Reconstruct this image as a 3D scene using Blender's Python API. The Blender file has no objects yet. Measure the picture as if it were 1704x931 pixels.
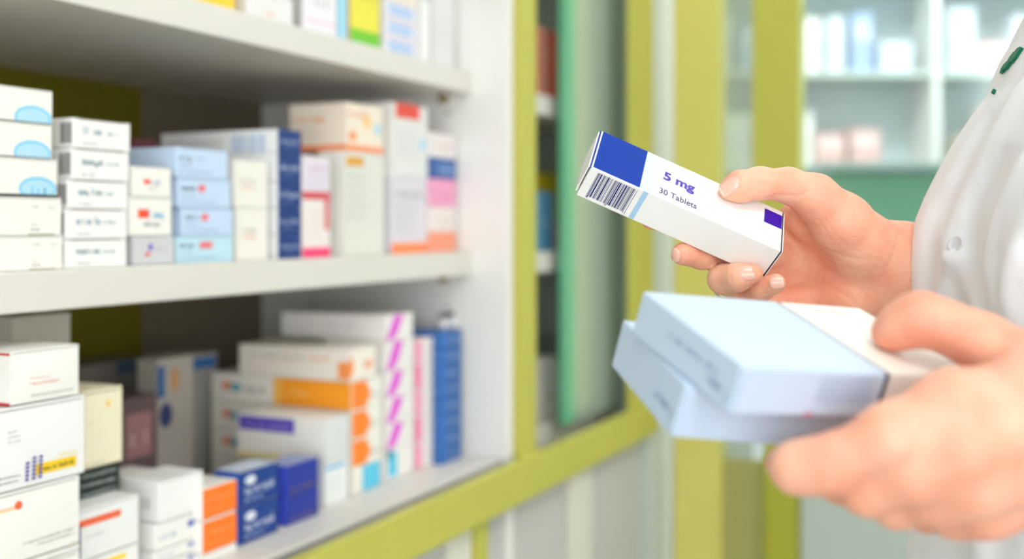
import bpy, bmesh, math, random
import numpy as np
from mathutils import Vector, Matrix
from mathutils.bvhtree import BVHTree
random.seed(7)
SC = bpy.context.scene
COL = SC.collection
# ------------------------------------------------------------------ camera
H = 1.27                      # eye height (m)
F = 1860.0                    # focal length in pixels of the 1704 px wide frame
CX, CY = 852.0, 375.0
cam_d = bpy.data.cameras.new('camera'); cam = bpy.data.objects.new('camera', cam_d); COL.objects.link(cam)
cam.location = (0, 0, H); cam.rotation_euler = (math.pi/2, 0, 0)
cam_d.sensor_width = 36.0; cam_d.lens = 36.0*F/1704.0; cam_d.shift_y = -90.5/1704.0
cam_d.clip_start = 0.02
cam_d.dof.use_dof = True; cam_d.dof.focus_distance = 0.655; cam_d.dof.aperture_fstop = 3.5
SC.camera = cam
# ------------------------------------------------------------------ world, lights, exposure
w = bpy.data.worlds.new('world'); SC.world = w; w.use_nodes = True
w.node_tree.nodes['Background'].inputs[0].default_value = (0.93, 0.97, 1.0, 1)
w.node_tree.nodes['Background'].inputs[1].default_value = 0.62
SC.view_settings.view_transform = 'Standard'; SC.view_settings.look = 'None'
SC.view_settings.gamma = 1.0; SC.view_settings.use_curve_mapping = False
SC.view_settings.exposure = -0.58
def area(x, y, z, sx, sy, power, color=(1, 0.99, 0.975), rot=(0, 0, 0)):
    d = bpy.data.lights.new('ceiling_or_fill_light', 'AREA'); d.shape = 'RECTANGLE'; d.size = sx; d.size_y = sy
    d.energy = power; d.color = color
    o = bpy.data.objects.new('ceiling_or_fill_light', d); COL.objects.link(o); o.location = (x, y, z); o.rotation_euler = rot
    return o
CEIL = 2.85
LAMPS = [(0.5, -0.55, 34), (1.5, 0.9, 24), (-0.1, 2.3, 16), (1.2, 2.7, 22), (2.6, 2.3, 18), (2.2, -0.4, 20)]
for lx, ly, lp in LAMPS: area(lx, ly, CEIL-0.06, 1.15, 0.55, lp*(0.54 if ly < 1.5 else 2.8))
area(0.0, -2.5, 1.35, 3.2, 1.9, 125, (0.95, 0.98, 1.0), (math.pi/2, 0, 0)).name = 'front_fill_light'  # added fill light behind the camera, unseen; no window is built there

# ------------------------------------------------------------------ materials
MATS = {}
def mat(name, rgb, rough=0.5, spec=0.4, bump=0.0, bscale=200.0, var=0.0, vscale=8.0, metal=0.0, coat=0.0):
    if name in MATS: return MATS[name]
    m = bpy.data.materials.new(name); m.use_nodes = True; nt = m.node_tree
    b = nt.nodes['Principled BSDF']
    b.inputs['Base Color'].default_value = (*rgb, 1); b.inputs['Roughness'].default_value = rough
    b.inputs['Specular IOR Level'].default_value = spec; b.inputs['Metallic'].default_value = metal
    b.inputs['Coat Weight'].default_value = coat
    tc = nt.nodes.new('ShaderNodeTexCoord')
    if var > 0:
        n = nt.nodes.new('ShaderNodeTexNoise'); n.inputs['Scale'].default_value = vscale; n.inputs['Detail'].default_value = 4
        nt.links.new(tc.outputs['Object'], n.inputs['Vector'])
        r = nt.nodes.new('ShaderNodeMix'); r.data_type = 'RGBA'
        r.inputs[6].default_value = (*[c*(1-var) for c in rgb], 1); r.inputs[7].default_value = (*[min(1, c*(1+var)) for c in rgb], 1)
        nt.links.new(n.outputs['Fac'], r.inputs[0]); nt.links.new(r.outputs[2], b.inputs['Base Color'])
    if bump > 0:
        n = nt.nodes.new('ShaderNodeTexNoise'); n.inputs['Scale'].default_value = bscale; n.inputs['Detail'].default_value = 3
        nt.links.new(tc.outputs['Object'], n.inputs['Vector'])
        bp = nt.nodes.new('ShaderNodeBump'); bp.inputs['Strength'].default_value = bump; bp.inputs['Distance'].default_value = 0.001
        nt.links.new(n.outputs['Fac'], bp.inputs['Height']); nt.links.new(bp.outputs[0], b.inputs['Normal'])
    MATS[name] = m; return m
def lin(r, g, b):
    f = lambda c: (c/255/12.92) if c/255 <= .04045 else ((c/255+.055)/1.055)**2.4
    return (f(r), f(g), f(b))
def pc(r, g, b, rough=0.45):       # printed / board colour by its 8-bit value
    k = 'print_%d_%d_%d' % (r, g, b)
    return mat(k, lin(r, g, b), rough, 0.35)
def glass(name, tint, gloss=0.12, rough=0.03):
    m = bpy.data.materials.new(name); m.use_nodes = True; nt = m.node_tree; nt.nodes.clear()
    out = nt.nodes.new('ShaderNodeOutputMaterial'); t = nt.nodes.new('ShaderNodeBsdfTransparent'); t.inputs[0].default_value = (*tint, 1)
    g = nt.nodes.new('ShaderNodeBsdfGlossy'); g.inputs['Roughness'].default_value = rough; g.inputs[0].default_value = (.9, 1, .95, 1)
    fr0 = nt.nodes.new('ShaderNodeLayerWeight'); fr0.inputs[0].default_value = .5
    fr = nt.nodes.new('ShaderNodeMath'); fr.operation = 'POWER'; fr.inputs[1].default_value = 4.5; nt.links.new(fr0.outputs['Facing'], fr.inputs[0])
    ad = nt.nodes.new('ShaderNodeMath'); ad.operation = 'ADD'; ad.inputs[1].default_value = gloss
    mx = nt.nodes.new('ShaderNodeMixShader')
    nt.links.new(fr.outputs[0], ad.inputs[0]); nt.links.new(ad.outputs[0], mx.inputs[0])
    nt.links.new(t.outputs[0], mx.inputs[1]); nt.links.new(g.outputs[0], mx.inputs[2]); nt.links.new(mx.outputs[0], out.inputs[0])
    return m
M_white = mat('white_laminate', lin(236, 235, 230), 0.4, 0.4, var=0.02)
M_shelf = mat('shelf_laminate', lin(220, 216, 208), 0.42, 0.4, var=0.02)
M_back = mat('shade_darkened_back_board', lin(128, 118, 100), 0.7, 0.2, var=0.06)  # board colour lowered to carry the shade inside the shelves
M_lime_shaded = mat('shade_darkened_lime_board', lin(120, 112, 20), 0.6, 0.2, var=0.05)  # the frame's lime green, with the shelf shade put into its colour
M_green = mat('lime_green_paint', lin(191, 188, 82), 0.42, 0.4, var=0.04, vscale=14)
M_green_b = mat('bright_lime_paint', lin(214, 208, 112), 0.42, 0.4, var=0.03, vscale=10)
M_olive_p = mat('muted_olive_panel', lin(166, 164, 100), 0.5, 0.3, var=0.05)
M_lime_d = mat('deep_lime_paint', lin(170, 172, 50), 0.45, 0.4, var=0.05)
M_door = mat('pale_grey_door', lin(198, 197, 192), 0.5, 0.35, var=0.03)
M_cream_st = mat('cream_stile', lin(222, 220, 205), 0.5, 0.35)
M_alu = mat('aluminium_track', lin(128, 128, 124), 0.55, 0.3)
M_glass = glass('cabinet_glass', (.93, .98, .95), 0.38, .22)
M_glass2 = glass('door_glass', (.90, .95, .95), 0.08, .1)
_nt = M_glass2.node_tree; _rf = _nt.nodes.new('ShaderNodeBsdfRefraction'); _rf.inputs['IOR'].default_value = 1.0; _rf.inputs['Roughness'].default_value = .26; _rf.inputs[0].default_value = (.90, .95, .95, 1)
_mx = [n for n in _nt.nodes if n.type == 'MIX_SHADER'][0]; _nt.links.new(_rf.outputs[0], _mx.inputs[1])
M_gedge = mat('green_glass_edge', lin(110, 190, 150), 0.2, 0.6)
M_floor = mat('floor_tile', lin(160, 156, 148), 0.35, 0.4, var=0.05)
M_wall = mat('wall_paint', lin(214, 220, 220), 0.7, 0.2, var=0.02)
M_ceil = mat('ceiling_paint', lin(240, 240, 238), 0.8, 0.1)
_nt = M_glass.node_tree; _df = _nt.nodes.new('ShaderNodeBsdfDiffuse'); _df.inputs[0].default_value = (*lin(205, 222, 208), 1)  # pale diffuse mix stands in for the bright reflected haze on the pane
_m0 = [n for n in _nt.nodes if n.type == 'MIX_SHADER'][0]; _m1 = _nt.nodes.new('ShaderNodeMixShader'); _m1.inputs[0].default_value = .45
_nt.links.new(_m0.outputs[0], _m1.inputs[1]); _nt.links.new(_df.outputs[0], _m1.inputs[2]); _nt.links.new(_m1.outputs[0], [n for n in _nt.nodes if n.type == 'OUTPUT_MATERIAL'][0].inputs[0])
M_teal = mat('green_counter_panel', lin(96, 156, 124), 0.45, 0.4, var=0.05)
M_pale = mat('pale_green_grey_panel', lin(188, 200, 192), 0.5, 0.3, var=0.02)
M_card = mat('carton_board', lin(240, 238, 230), 0.5, 0.3, var=0.012, vscale=60)
M_dark = mat('dark_gap', lin(30, 28, 28), 0.7, 0.1)

# ------------------------------------------------------------------ helpers
def setp(o, label=None, cat=None, group=None, kind=None):
    if label: o['label'] = label
    if cat: o['category'] = cat
    if group: o['group'] = group
    if kind: o['kind'] = kind
    return o
def link(name, me, parent=None, mats=()):
    for m in mats: me.materials.append(m)
    o = bpy.data.objects.new(name, me); COL.objects.link(o)
    if parent: o.parent = parent
    return o
def empty(name, loc=(0, 0, 0), rz=0, **k):
    o = bpy.data.objects.new(name, None); COL.objects.link(o); o.location = loc; o.rotation_euler = (0, 0, rz); o.empty_display_size = .05
    return setp(o, **k)
def P(px, py, D):               # the point seen at a pixel, D metres ahead of the camera
    return Vector(((px-CX)*D/F, D, H+(CY-py)*D/F))
US = Vector((0.4348, 0.9005, 0)).normalized(); NS = Vector((US.y, -US.x, 0)); N0 = -0.678
RZ = math.atan2(US.y, US.x)
def W(s, n, z): return US*s + NS*(N0+n) + Vector((0, 0, H+z))       # shelf frame: s along the wall, n out into the room
def s_of(px, n=0.0):
    k = (px-CX)/F; N = N0+n
    return -N*(NS.x-k*NS.y)/(US.x-k*US.y)
def dep(px, n=0.0):
    return W(s_of(px, n), n, 0).y
def z_of(px, py, n=0.0): return (CY-py)*dep(px, n)/F
def n_back(px, s):              # how far the point (s, n) seen at column px lies
    k = (px-CX)/F
    N = -s*(US.x-k*US.y)/(NS.x-k*NS.y); return N-N0
def box_bm(bm, x0, x1, y0, y1, z0, z1, bev=0.0, seg=2, mi=0):
    vs = [bm.verts.new((x, y, z)) for x in (x0, x1) for y in (y0, y1) for z in (z0, z1)]
    fs = [bm.faces.new([vs[i] for i in f]) for f in ((0,1,3,2),(4,6,7,5),(0,4,5,1),(2,3,7,6),(0,2,6,4),(1,5,7,3))]
    for f in fs: f.material_index = mi
    if bev > 0:
        es = list({e for f in fs for e in f.edges})
        r = bmesh.ops.bevel(bm, geom=es, offset=bev, segments=seg, affect='EDGES', profile=0.5)
        for f in r['faces']: f.material_index = mi
    return vs
def mesh_of(bm, name):
    bmesh.ops.recalc_face_normals(bm, faces=bm.faces) if False else None
    me = bpy.data.meshes.new(name); bm.to_mesh(me); bm.free(); return me
def FRAME(s, n, z):
    # local x = US, local y = NS*(-1) would mirror; use y = NS with x = US is left handed, so keep y as NS via explicit columns
    M = Matrix(((US.x, -NS.x, 0, 0), (US.y, -NS.y, 0, 0), (0, 0, 1, 0), (0, 0, 0, 1)))
    p = W(s, n, z); M.translation = p; return M
def parent_mw(o):
    return Matrix.LocRotScale(o.location, o.rotation_euler, o.scale)
def sbox2(name, s0, s1, n0, n1, z0, z1, m, parent=None, bev=0.0015):
    bm = bmesh.new(); box_bm(bm, 0, s1-s0, 0, n1-n0, 0, z1-z0, bev)
    bmesh.ops.recalc_face_normals(bm, faces=bm.faces)
    o = link(name, mesh_of(bm, name), parent, [m])
    mw = FRAME(s0, n1, z0)
    o.matrix_basis = (parent_mw(parent).inverted() @ mw) if parent else mw
    return o
def wbox(name, x0, x1, y0, y1, z0, z1, m, parent=None, bev=0.0):
    bm = bmesh.new(); box_bm(bm, x0, x1, y0, y1, z0, z1, bev); bmesh.ops.recalc_face_normals(bm, faces=bm.faces)
    o = link(name, mesh_of(bm, name), None, [m])
    if parent: o.parent = parent; o.matrix_basis = parent_mw(parent).inverted()
    return o

# ------------------------------------------------------------------ room shell
ZT, ZM, ZB = 0.199, -0.034, -0.300          # shelf tops relative to eye height
setp(wbox('floor', -3.2, 3.6, -2.6, 5.2, -0.1, 0, M_floor), kind='structure')
setp(wbox('ceiling', -3.2, 3.6, -2.6, 5.2, CEIL, CEIL+.1, M_ceil), kind='structure')
setp(wbox('wall_back', -3.2, 3.6, 5.0, 5.1, 0, CEIL, M_wall), kind='structure')
setp(wbox('wall_right', 3.45, 3.55, -2.6, 5.0, 0, CEIL, M_wall), kind='structure')
setp(sbox2('wall_left', -2.0, 4.9, -0.56, -0.46, -H, CEIL-H, M_wall), kind='structure')
for i, (lx, ly, lp) in enumerate(LAMPS):
    e = empty('ceiling_light', (lx, ly, CEIL), label='flat rectangular ceiling light above the pharmacy aisle', cat='light', group='ceiling lights')
    bm = bmesh.new()
    for a in ((-.62, .62, -.32, -.29), (-.62, .62, .29, .32), (-.62, -.59, -.29, .29), (.59, .62, -.29, .29)): box_bm(bm, *a, -.04, 0, .002)
    link('light_frame', mesh_of(bm, 'light_frame'), e, [M_alu])
    bm = bmesh.new(); box_bm(bm, -.59, .59, -.29, .29, -.02, -.005)
    if 'diffuser' not in MATS:
        m = mat('diffuser', (1, 1, 1), .6); b = m.node_tree.nodes['Principled BSDF']; b.inputs['Emission Color'].default_value = (1, .98, .95, 1); b.inputs['Emission Strength'].default_value = 3.0
    link('diffuser', mesh_of(bm, 'diffuser'), e, [MATS['diffuser']])

# ------------------------------------------------------------------ open shelving cabinet
SI = s_of(785, 0.0)                          # inner face of the right side panel
SL = -0.35                                   # left end (out of frame)
DB = -0.34                                   # back board
cab = empty('shelving_cabinet', W(0.5, -0.15, -H), 0, label='open white medicine shelving cabinet with lime green face frame', cat='cabinet')
for nm, zt, th in (('shelf', ZT, 0.0285), ('shelf', ZM, 0.0305)):
    sbox2(nm, SL, SI, DB, 0.0, zt-th, zt, M_shelf, cab)
sbox2('shelf', SL, SI, DB, 0.0, 0.52, 0.55, M_shelf, cab)
sbox2('shelf', SL, SI, DB, 0.040, ZB-0.03, ZB, M_shelf, cab)
sp = sbox2('side_panel', SI, SI+0.018, DB, 0.052, -H+0.05, 1.0, M_white, cab)
# peg holes for the shelf pins in the side panel
for nn in (-0.035, -0.25):
    bm = bmesh.new(); bmesh.ops.create_cone(bm, cap_ends=True, segments=14, radius1=.0026, radius2=.0026, depth=.0012, matrix=Matrix.Rotation(math.pi/2, 4, 'Y')); me_ = mesh_of(bm, 'peg_hole'); me_.materials.append(mat('peg_hole', lin(150, 145, 130), .7))
    for k in range(-4, 6):
        o = link('peg_hole', me_, cab); o.matrix_basis = parent_mw(cab).inverted() @ FRAME(SI-0.0001, nn, k*0.064+0.02)
for zz in (ZT-0.0285-0.006, ZM-0.0305-0.006):
    bm = bmesh.new(); box_bm(bm, -.012, 0, 0, .008, -.004, .0055, .001)
    o = link('shelf_pin', mesh_of(bm, 'shelf_pin'), cab, [mat('brass_pin', lin(150, 130, 60), .4, .5, metal=.6)])
    o.matrix_basis = parent_mw(cab).inverted() @ FRAME(SI, -0.035, zz)
SOL = s_of(243, DB+.006)
sbox2('back_panel', SL, SOL, DB-0.012, DB, -H+.05, 1.0, M_lime_shaded, cab)
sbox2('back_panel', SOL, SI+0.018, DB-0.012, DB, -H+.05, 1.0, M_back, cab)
sbox2('side_panel', SL-0.018, SL, DB-0.012, 0.052, -H+0.05, 1.0, M_white, cab)
sbox2('top_panel', SL, SI, DB, 0.05, 0.97, 1.0, M_white, cab)
sbox2('door_track', SL, SI, 0.0405, 0.060, ZB-.03, ZB-0.004, M_alu, cab)
SG0, SG1 = SI+0.0185, s_of(893, 0.062)
sbox2('stile', SG0, SG1, 0.0, 0.062, ZB-.002, 1.0, M_green, cab)
sbox2('rail', SL, s_of(1092, .07)-.0005, 0.0605, 0.075, -0.352, -0.2995, M_green, cab)
# lower doors and dividers under the rail
lowz0, lowz1 = -H+.09, -0.3525
def sx(px): return s_of(px, .05)
edges = [(SL, sx(600), 'cupboard_door', M_door, .048), (sx(600)+.002, sx(740)-.002, 'cupboard_door', M_door, .048), (sx(742), sx(778), 'divider', M_cream_st, .056), (sx(779), sx(799), 'divider', M_green, .062),
         (sx(801), sx(940), 'cupboard_door', M_door, .048), (sx(942), sx(977), 'divider', M_cream_st, .058),
         (sx(979), sx(1093), 'cupboard_door', M_door, .048)]
for a, b, nm, m, nf in edges: sbox2(nm, a, b, 0.028, nf, lowz0, lowz1, m, cab)
sbox2('plinth', SL, s_of(1092, .05), -.2, 0.0, -H, lowz0, M_door, cab)

# ------------------------------------------------------------------ glazed cabinet next to it
g2 = empty('glazed_cabinet', W(1.6, -0.15, -H), 0, label='glass fronted medicine cabinet with lime green frame beside the open shelves', cat='cabinet')
S2a, S2b = SG1+.0005, s_of(1092, .07)
for zt, th in ((ZT-.006, 0.03), (ZM-.006, 0.03), (ZB, 0.03), (0.52, 0.03)):
    sbox2('shelf', S2a, S2b-.02, DB, 0.0, zt-th, zt, M_shelf, g2)
sbox2('back_panel', S2a, S2b, DB-.012, DB, -H+.05, 1.0, mat('pale_back_board', lin(196, 196, 184), .6, .2), g2)
sbox2('side_panel', S2a, S2a+.016, DB, -0.002, -H+.05, 1.0, M_white, g2)
sbox2('side_panel', S2b-.018, S2b, DB, 0.0555, -H+.05, 1.0, M_pale, g2)
sbox2('stile', s_of(1052, .066), S2b, 0.056, 0.066, ZB-.002, 1.0, M_green, g2)
sbox2('cover_strip', S2b+.001, s_of(1119, .06), 0.0, 0.060, -H, 1.0, mat('pale_strip', lin(200, 208, 200), .45), g2)
pane = sbox2('glass_pane', s_of(975, .05), s_of(1060, .05), 0.018, 0.024, ZB, 0.97, M_glass, g2, 0)
sbox2('pane_edge', s_of(968, .05), s_of(982, .05), 0.012, 0.026, ZB, 0.97, M_gedge, g2, .001)

# ------------------------------------------------------------------ glazed partition standing across the aisle end
pt = empty('glazed_partition', W(1.9, 0.3, -H), 0, label='lime green framed glazed partition standing across the end of the aisle', cat='partition')
SP = 1.86
def n_at(px, s=SP): return n_back(px, s)
sbox2('post', SP, SP+.05, n_at(1121), n_at(1197), -H, 1.3, M_green_b, pt)
sbox2('post', SP+.02, SP+.07, n_at(1252, SP+.02), n_at(1330, SP+.02), z_of(1290, 700, .3)*1.0, 1.3, M_green, pt)
sbox2('post', SP+.015, SP+.06, n_at(1268), n_at(1322), -H, z_of(1290, 702, .3), M_lime_d, pt)
sbox2('lower_panel', SP+.03, SP+.045, n_at(1196, SP+.03)+.001, n_at(1268, SP+.03)+.02, -H, -.40, M_olive_p, pt)
sbox2('glass_pane', SP+.03, SP+.036, n_at(1197, SP+.03)+.001, n_at(1252, SP+.03), -.399, 1.3, glass('reeded_glass', (.62, .66, .60), .35, .35), pt, 0)
sbox2('glass_pane', SP+.03, SP+.036, n_at(1333, SP+.03), n_at(1333, SP+.03)+.95, -.34, 1.3, M_glass2, pt, 0)
sbox2('lower_panel', SP+.03, SP+.05, n_at(1333, SP+.03), n_at(1333, SP+.03)+.95, -H, -.3405, M_pale, pt)
sbox2('post', SP+.0, SP+.05, n_at(1333, SP+.03)+.951, n_at(1333, SP+.03)+1.03, -H, 1.3, M_green, pt)

# ------------------------------------------------------------------ cartons
def bars(seed, x0, x1, y0, y1, n=None, fill=.62):
    """strokes that stand for print too small or blurred to read"""
    r = random.Random(seed); out = []; x = x0; h = y1-y0; wmean = h*.55
    if h <= 1e-6 or x1 <= x0: return out
    while x < x1-wmean*.3:
        wd = wmean*r.uniform(.35, 1.0); hh = h*r.choice((.6, .65, .7, 1.0)); yb = y0-(h*.25 if r.random() < .12 else 0)
        t = h*.16
        k = r.random()
        e = min(x+wd, x1)
        if k < .35: out += [(x, x+t, yb, yb+hh), (e-t, e, yb, yb+h*.6), (x, e, yb+h*.6-t, yb+h*.6)]
        elif k < .7: out += [(x, x+t, y0, y0+h*.6), (x, e, y0, y0+t), (x, e, y0+h*.6-t, y0+h*.6), (e-t, e, y0, y0+h*.5)]
        else: out += [(x, x+t, yb, yb+hh)]
        x += wd+h*.18
        if r.random() < .13: x += h*.45
    return out
BAR = [1,1,1,2,1,1,3,1,1,2,2,1,1,1,3,2,1,2,1,1,1,3,1,1,2,1,2,1,1,1,2,3,1,1,1,2,1,1,3,1,2,1]
def barcode(x0, x1, y0, y1, vertical=True):
    tot = sum(BAR); u = (x1-x0)/tot; x = x0; out = []
    for i, b in enumerate(BAR):
        if i % 2 == 0: out.append((x, x+u*b, y0, y1))
        x += u*b
    return out
class Solid:
    """a folding carton w (along x) * d (along y, into the shelf) * h; faces F (y=0), N (x=0), T (top), R (x=w)"""
    def __init__(s, w, d, h, base, bulge=0.0, nbulge=0.0):
        s.w, s.d, s.h = w, d, h; s.bm = bmesh.new(); s.mats = [base]; s.bulge = bulge
        s.body()
    def mi(s, m):
        if m not in s.mats: s.mats.append(m)
        return s.mats.index(m)
    def body(s):
        w, d, h, bm = s.w, s.d, s.h, s.bm
        b = min(.0006, .04*h)
        box_bm(bm, 0, w, 0, d, 0, h, b, 2)
        bmesh.ops.recalc_face_normals(bm, faces=bm.faces)
        # tuck flap seen as a separate board with a seam all round
        if s.bulge:
            g = .0009
            s.patch('F', g, w-g, g, h-g, s.mats[0], eps=0.0003, nx=10, ny=6, back=True)
    def pt(s, face, u, v, e):
        w, d, h = s.w, s.d, s.h
        if face == 'F':
            bl = s.bulge*math.sin(math.pi*min(max(u/w, 0), 1))**.7*math.sin(math.pi*min(max(v/h, 0), 1))**.7 if s.bulge else 0
            return (u, -e-bl, v)
        if face == 'N': return (-e, d-u, v)          # u runs from the back edge towards the front
        if face == 'R': return (w+e, u, v)
        if face == 'T': return (u, v, h+e)
        if face == 'B': return (u, v, -e)
    def patch(s, face, u0, u1, v0, v1, m, eps=.00016, nx=1, ny=1, back=False):
        if s.bulge and face == 'F' and nx == 1: nx = max(1, int((u1-u0)/s.w*10)+1); ny = max(1, int((v1-v0)/s.h*6)+1)
        i = s.mi(m)
        vs = [[s.bm.verts.new(s.pt(face, u0+(u1-u0)*a/nx, v0+(v1-v0)*c/ny, eps)) for c in range(ny+1)] for a in range(nx+1)]
        for a in range(nx):
            for c in range(ny):
                q = [vs[a][c], vs[a+1][c], vs[a+1][c+1], vs[a][c+1]]
                if face == 'B': q.reverse()
                f = s.bm.faces.new(q); f.material_index = i
    def poly(s, face, pts, m, eps=.0002):
        f = s.bm.faces.new([s.bm.verts.new(s.pt(face, u, v, eps)) for u, v in pts]); f.material_index = s.mi(m)
    def ell(s, face, cu, cv, ru, rv, m, eps=.0002, a0=0, a1=360, clip=None):
        pts = []
        for k in range(28):
            a = math.radians(a0+(a1-a0)*k/28)
            u, v = cu+ru*math.cos(a), cv+rv*math.sin(a)
            if clip: u = min(max(u, clip[0]), clip[1]); v = min(max(v, clip[2]), clip[3])
            pts.append((u, v))
        s.poly(face, pts, m, eps)
    def decor(s, items):
        """items: (kind, face, u0, u1, v0, v1, colour) in fractions of the face"""
        for n, it in enumerate(items):
            kind, face, a, b, c, d_, col = it[:7]
            W_ = {'F': s.w, 'N': s.d, 'R': s.d, 'T': s.w, 'B': s.w}[face]; H_ = s.d if face in 'TB' else s.h
            m = pc(*col) if isinstance(col, tuple) else col
            a, b, c, d_ = a*W_, b*W_, c*H_, d_*H_
            e = .00016+.00006*n+(.00035 if s.bulge and face == 'F' else 0)
            if kind == 'rect': s.patch(face, a, b, c, d_, m, e)
            elif kind == 'text':
                for q in bars(it[7] if len(it) > 7 else 3, a, b, c, d_): s.patch(face, *q, m, e+.00005, 1, 1)
            elif kind == 'code':
                for q in barcode(a, b, c, d_): s.patch(face, *q, m, e)
            elif kind == 'ell': s.ell(face, (a+b)/2, (c+d_)/2, (b-a)/2, (d_-c)/2, m, e, clip=(0, W_, 0, H_))
            elif kind == 'flash':
                s.poly(face, [(a+(b-a)*.0, c), (a+(b-a)*.45, c+(d_-c)*.05), (a+(b-a)*.75, c+(d_-c)*.4), (b, d_), (a+(b-a)*.5, d_), (a+(b-a)*.25, c+(d_-c)*.55)], m, e)
            elif kind == 'lines':
                k = it[7]
                for j in range(k):
                    y = c+(d_-c)*j/max(1, k-1) if k > 1 else c
                    for q in bars(j*7+n, a, b-(b-a)*.25*((j*37 % 10)/10), y, y+H_*.035): s.patch(face, *q, m, e)
    def done(s, name, parent=None):
        me = mesh_of(s.bm, name)
        return link(name, me, parent, s.mats)
def carton(px0, px1, yt, yb, label, group, base=(240, 238, 230), decor=(), n=-0.012, back=None, depth=.11, z=None, h=None, bulge=0.0, shift=0.0, cat='box', zb=None, edge='r', seam=True, yaw=0.0):
    """front face spans columns px0..px1, its edge height read at the right edge (or left)"""
    s0, s1 = s_of(px0, n), s_of(px1, n)
    pe = px1 if edge == 'r' else px0
    if z is None: z0, z1 = z_of(pe, yb, n), z_of(pe, yt, n)
    else: z0, z1 = z
    if back is not None: depth = max(.03, n-n_back(back, s0))
    depth = min(depth, n-DB-.004)
    w, h_ = s1-s0-.0004, z1-z0-.0004
    if w < .001 or h_ < .001 or depth < .005: print('BAD CARTON', label, w, h_, depth); return None
    sd = Solid(w, depth, h_, pc(*base), bulge)
    if seam: sd.decor([('rect', 'F', .03, .97, .955, .972, tuple(int(c*.72) for c in base))])
    if back is not None or True: sd.decor([('rect', 'N', .0, .995, .0, .012, tuple(int(c*.8) for c in base))])
    sd.decor(decor)
    o = sd.done('medicine_carton'); M = FRAME(s0, n, z0+.0002)
    o.matrix_basis = M @ Matrix.Rotation(yaw, 4, 'Z')
    return setp(o, label=label, cat=cat, group=group)
ORD = ['topmost', 'second from top', 'third from top', 'fourth from top', 'fifth from top', 'sixth from top', 'seventh from top', 'lowest']
def ordn(i, n): return 'lowest' if i == n-1 else ORD[i]
def zlist(px, ys, base, n=-.012):
    z = [z_of(px, y, n) for y in ys]; z[-1] = base
    return z
WH = (240, 238, 230); SKY = (120, 205, 240); TXT = (130, 128, 124); TEAL = (90, 130, 140)
GM = 'cartons on the middle shelf'; GB = 'cartons on the bottom shelf'; GT = 'cartons on the top shelf'; GG = 'cartons behind the glass'

# --- middle shelf, leftmost stack
ys = [153, 209, 266, 329, 392, 449]; n = -.010; zz = zlist(95, ys, ZM, n)
xr = [88, 87, 96, 103, 105]
for i in range(5):
    if i < 3:
        dec = [('ell', 'F', .50, .985, -.22, .50, (110, 200, 238)), ('ell', 'F', .525, .955, -.16, .43, (178, 220, 236)), ('rect', 'F', 0, 1, -.002, .02, (40, 60, 80))]
        if i == 2:
            dec = [('ell', 'F', .50, .985, -.10, .52, (110, 200, 238)), ('ell', 'F', .525, .955, -.04, .45, (178, 220, 236)), ('text', 'F', .66, .88, .06, .36, (110, 195, 235), 5), ('rect', 'F', 0, 1, 0, .06, (25, 30, 40)), ('code', 'F', .02, .2, .2, .8, (60, 60, 70))]
        lb = 'white carton with pale blue oval, %s, leftmost stack of middle shelf' % ordn(i, 5)
    else:
        dec = [('text', 'F', .60, .70, .73, .78, TXT, 4), ('text', 'F', .82, .92, .72, .77, TXT, 5), ('text', 'F', .60, .68, .27, .31, TXT, 6), ('text', 'F', .60, .70, .13, .20, (60, 60, 55), 7), ('rect', 'F', .56, .9, .01, .035, (150, 140, 90))]
        lb = 'white carton with tiny grey print, %s, leftmost stack of middle shelf' % ordn(i, 5)
    carton(-45+(xr[i]-88)*.9, xr[i], 0, 0, lb, GM, WH, dec, n=n, z=(zz[i+1], zz[i]), depth=.12)
# --- stack 2: five with teal print
ys = [205, 253, 303, 349, 397, 446]; zz = zlist(213, ys, ZM, -.012)
xl = [121, 119, 112, 108, 107]; xr = [217, 215, 213, 212, 211]; bk = [88, 92, 98, 100, 98]
for i in range(5):
    dec = [('text', 'F', .18, .55, .48, .74, (95, 140, 155), 11+i), ('text', 'F', .60, .80, .50, .64, (95, 140, 155), 3+i), ('text', 'F', .18, .40, .14, .22, TXT, 2+i), ('code', 'N', .55, .98, .15, .85, (110, 108, 112)), ('rect', 'F', .1, .9, .975, .995, (150, 120, 100))]
    carton(xl[i], xr[i], 0, 0, 'white carton with teal print, %s, second stack from left' % ordn(i, 5), GM, (242, 241, 238), dec, z=(zz[i+1], zz[i]), back=bk[i])
# --- stack 3
ys = [280, 329, 392, 439]; zz = zlist(287, ys, ZM, -.014)
carton(219, 285, 0, 0, 'small white carton with orange and violet mark, topmost of the short stack', GM, WH, [('rect', 'F', .30, .46, .42, .58, (240, 90, 60)), ('text', 'F', .46, .76, .42, .58, (110, 120, 200), 5), ('text', 'F', .42, .62, .24, .32, TXT, 5)], n=-.014, z=(zz[1], zz[0]), depth=.09)
carton(215, 286, 0, 0, 'white carton with a red and blue mark, in the middle of the short stack', GM, WH, [('rect', 'F', .20, .45, .45, .68, (238, 80, 50)), ('text', 'F', .45, .82, .46, .66, (60, 170, 215), 8), ('text', 'F', .34, .72, .24, .36, TXT, 9)], n=-.014, z=(zz[2], zz[1]), depth=.09)
carton(222, 290, 0, 0, 'light grey carton with violet and red specks, at the foot of the short stack', GM, (206, 206, 208), [('rect', 'F', .36, .46, .5, .72, (110, 100, 190)), ('rect', 'F', .28, .40, .3, .45, (220, 120, 120)), ('text', 'F', .5, .8, .5, .62, (190, 150, 190), 5)], n=-.014, z=(zz[3], zz[2]), back=212)
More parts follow.
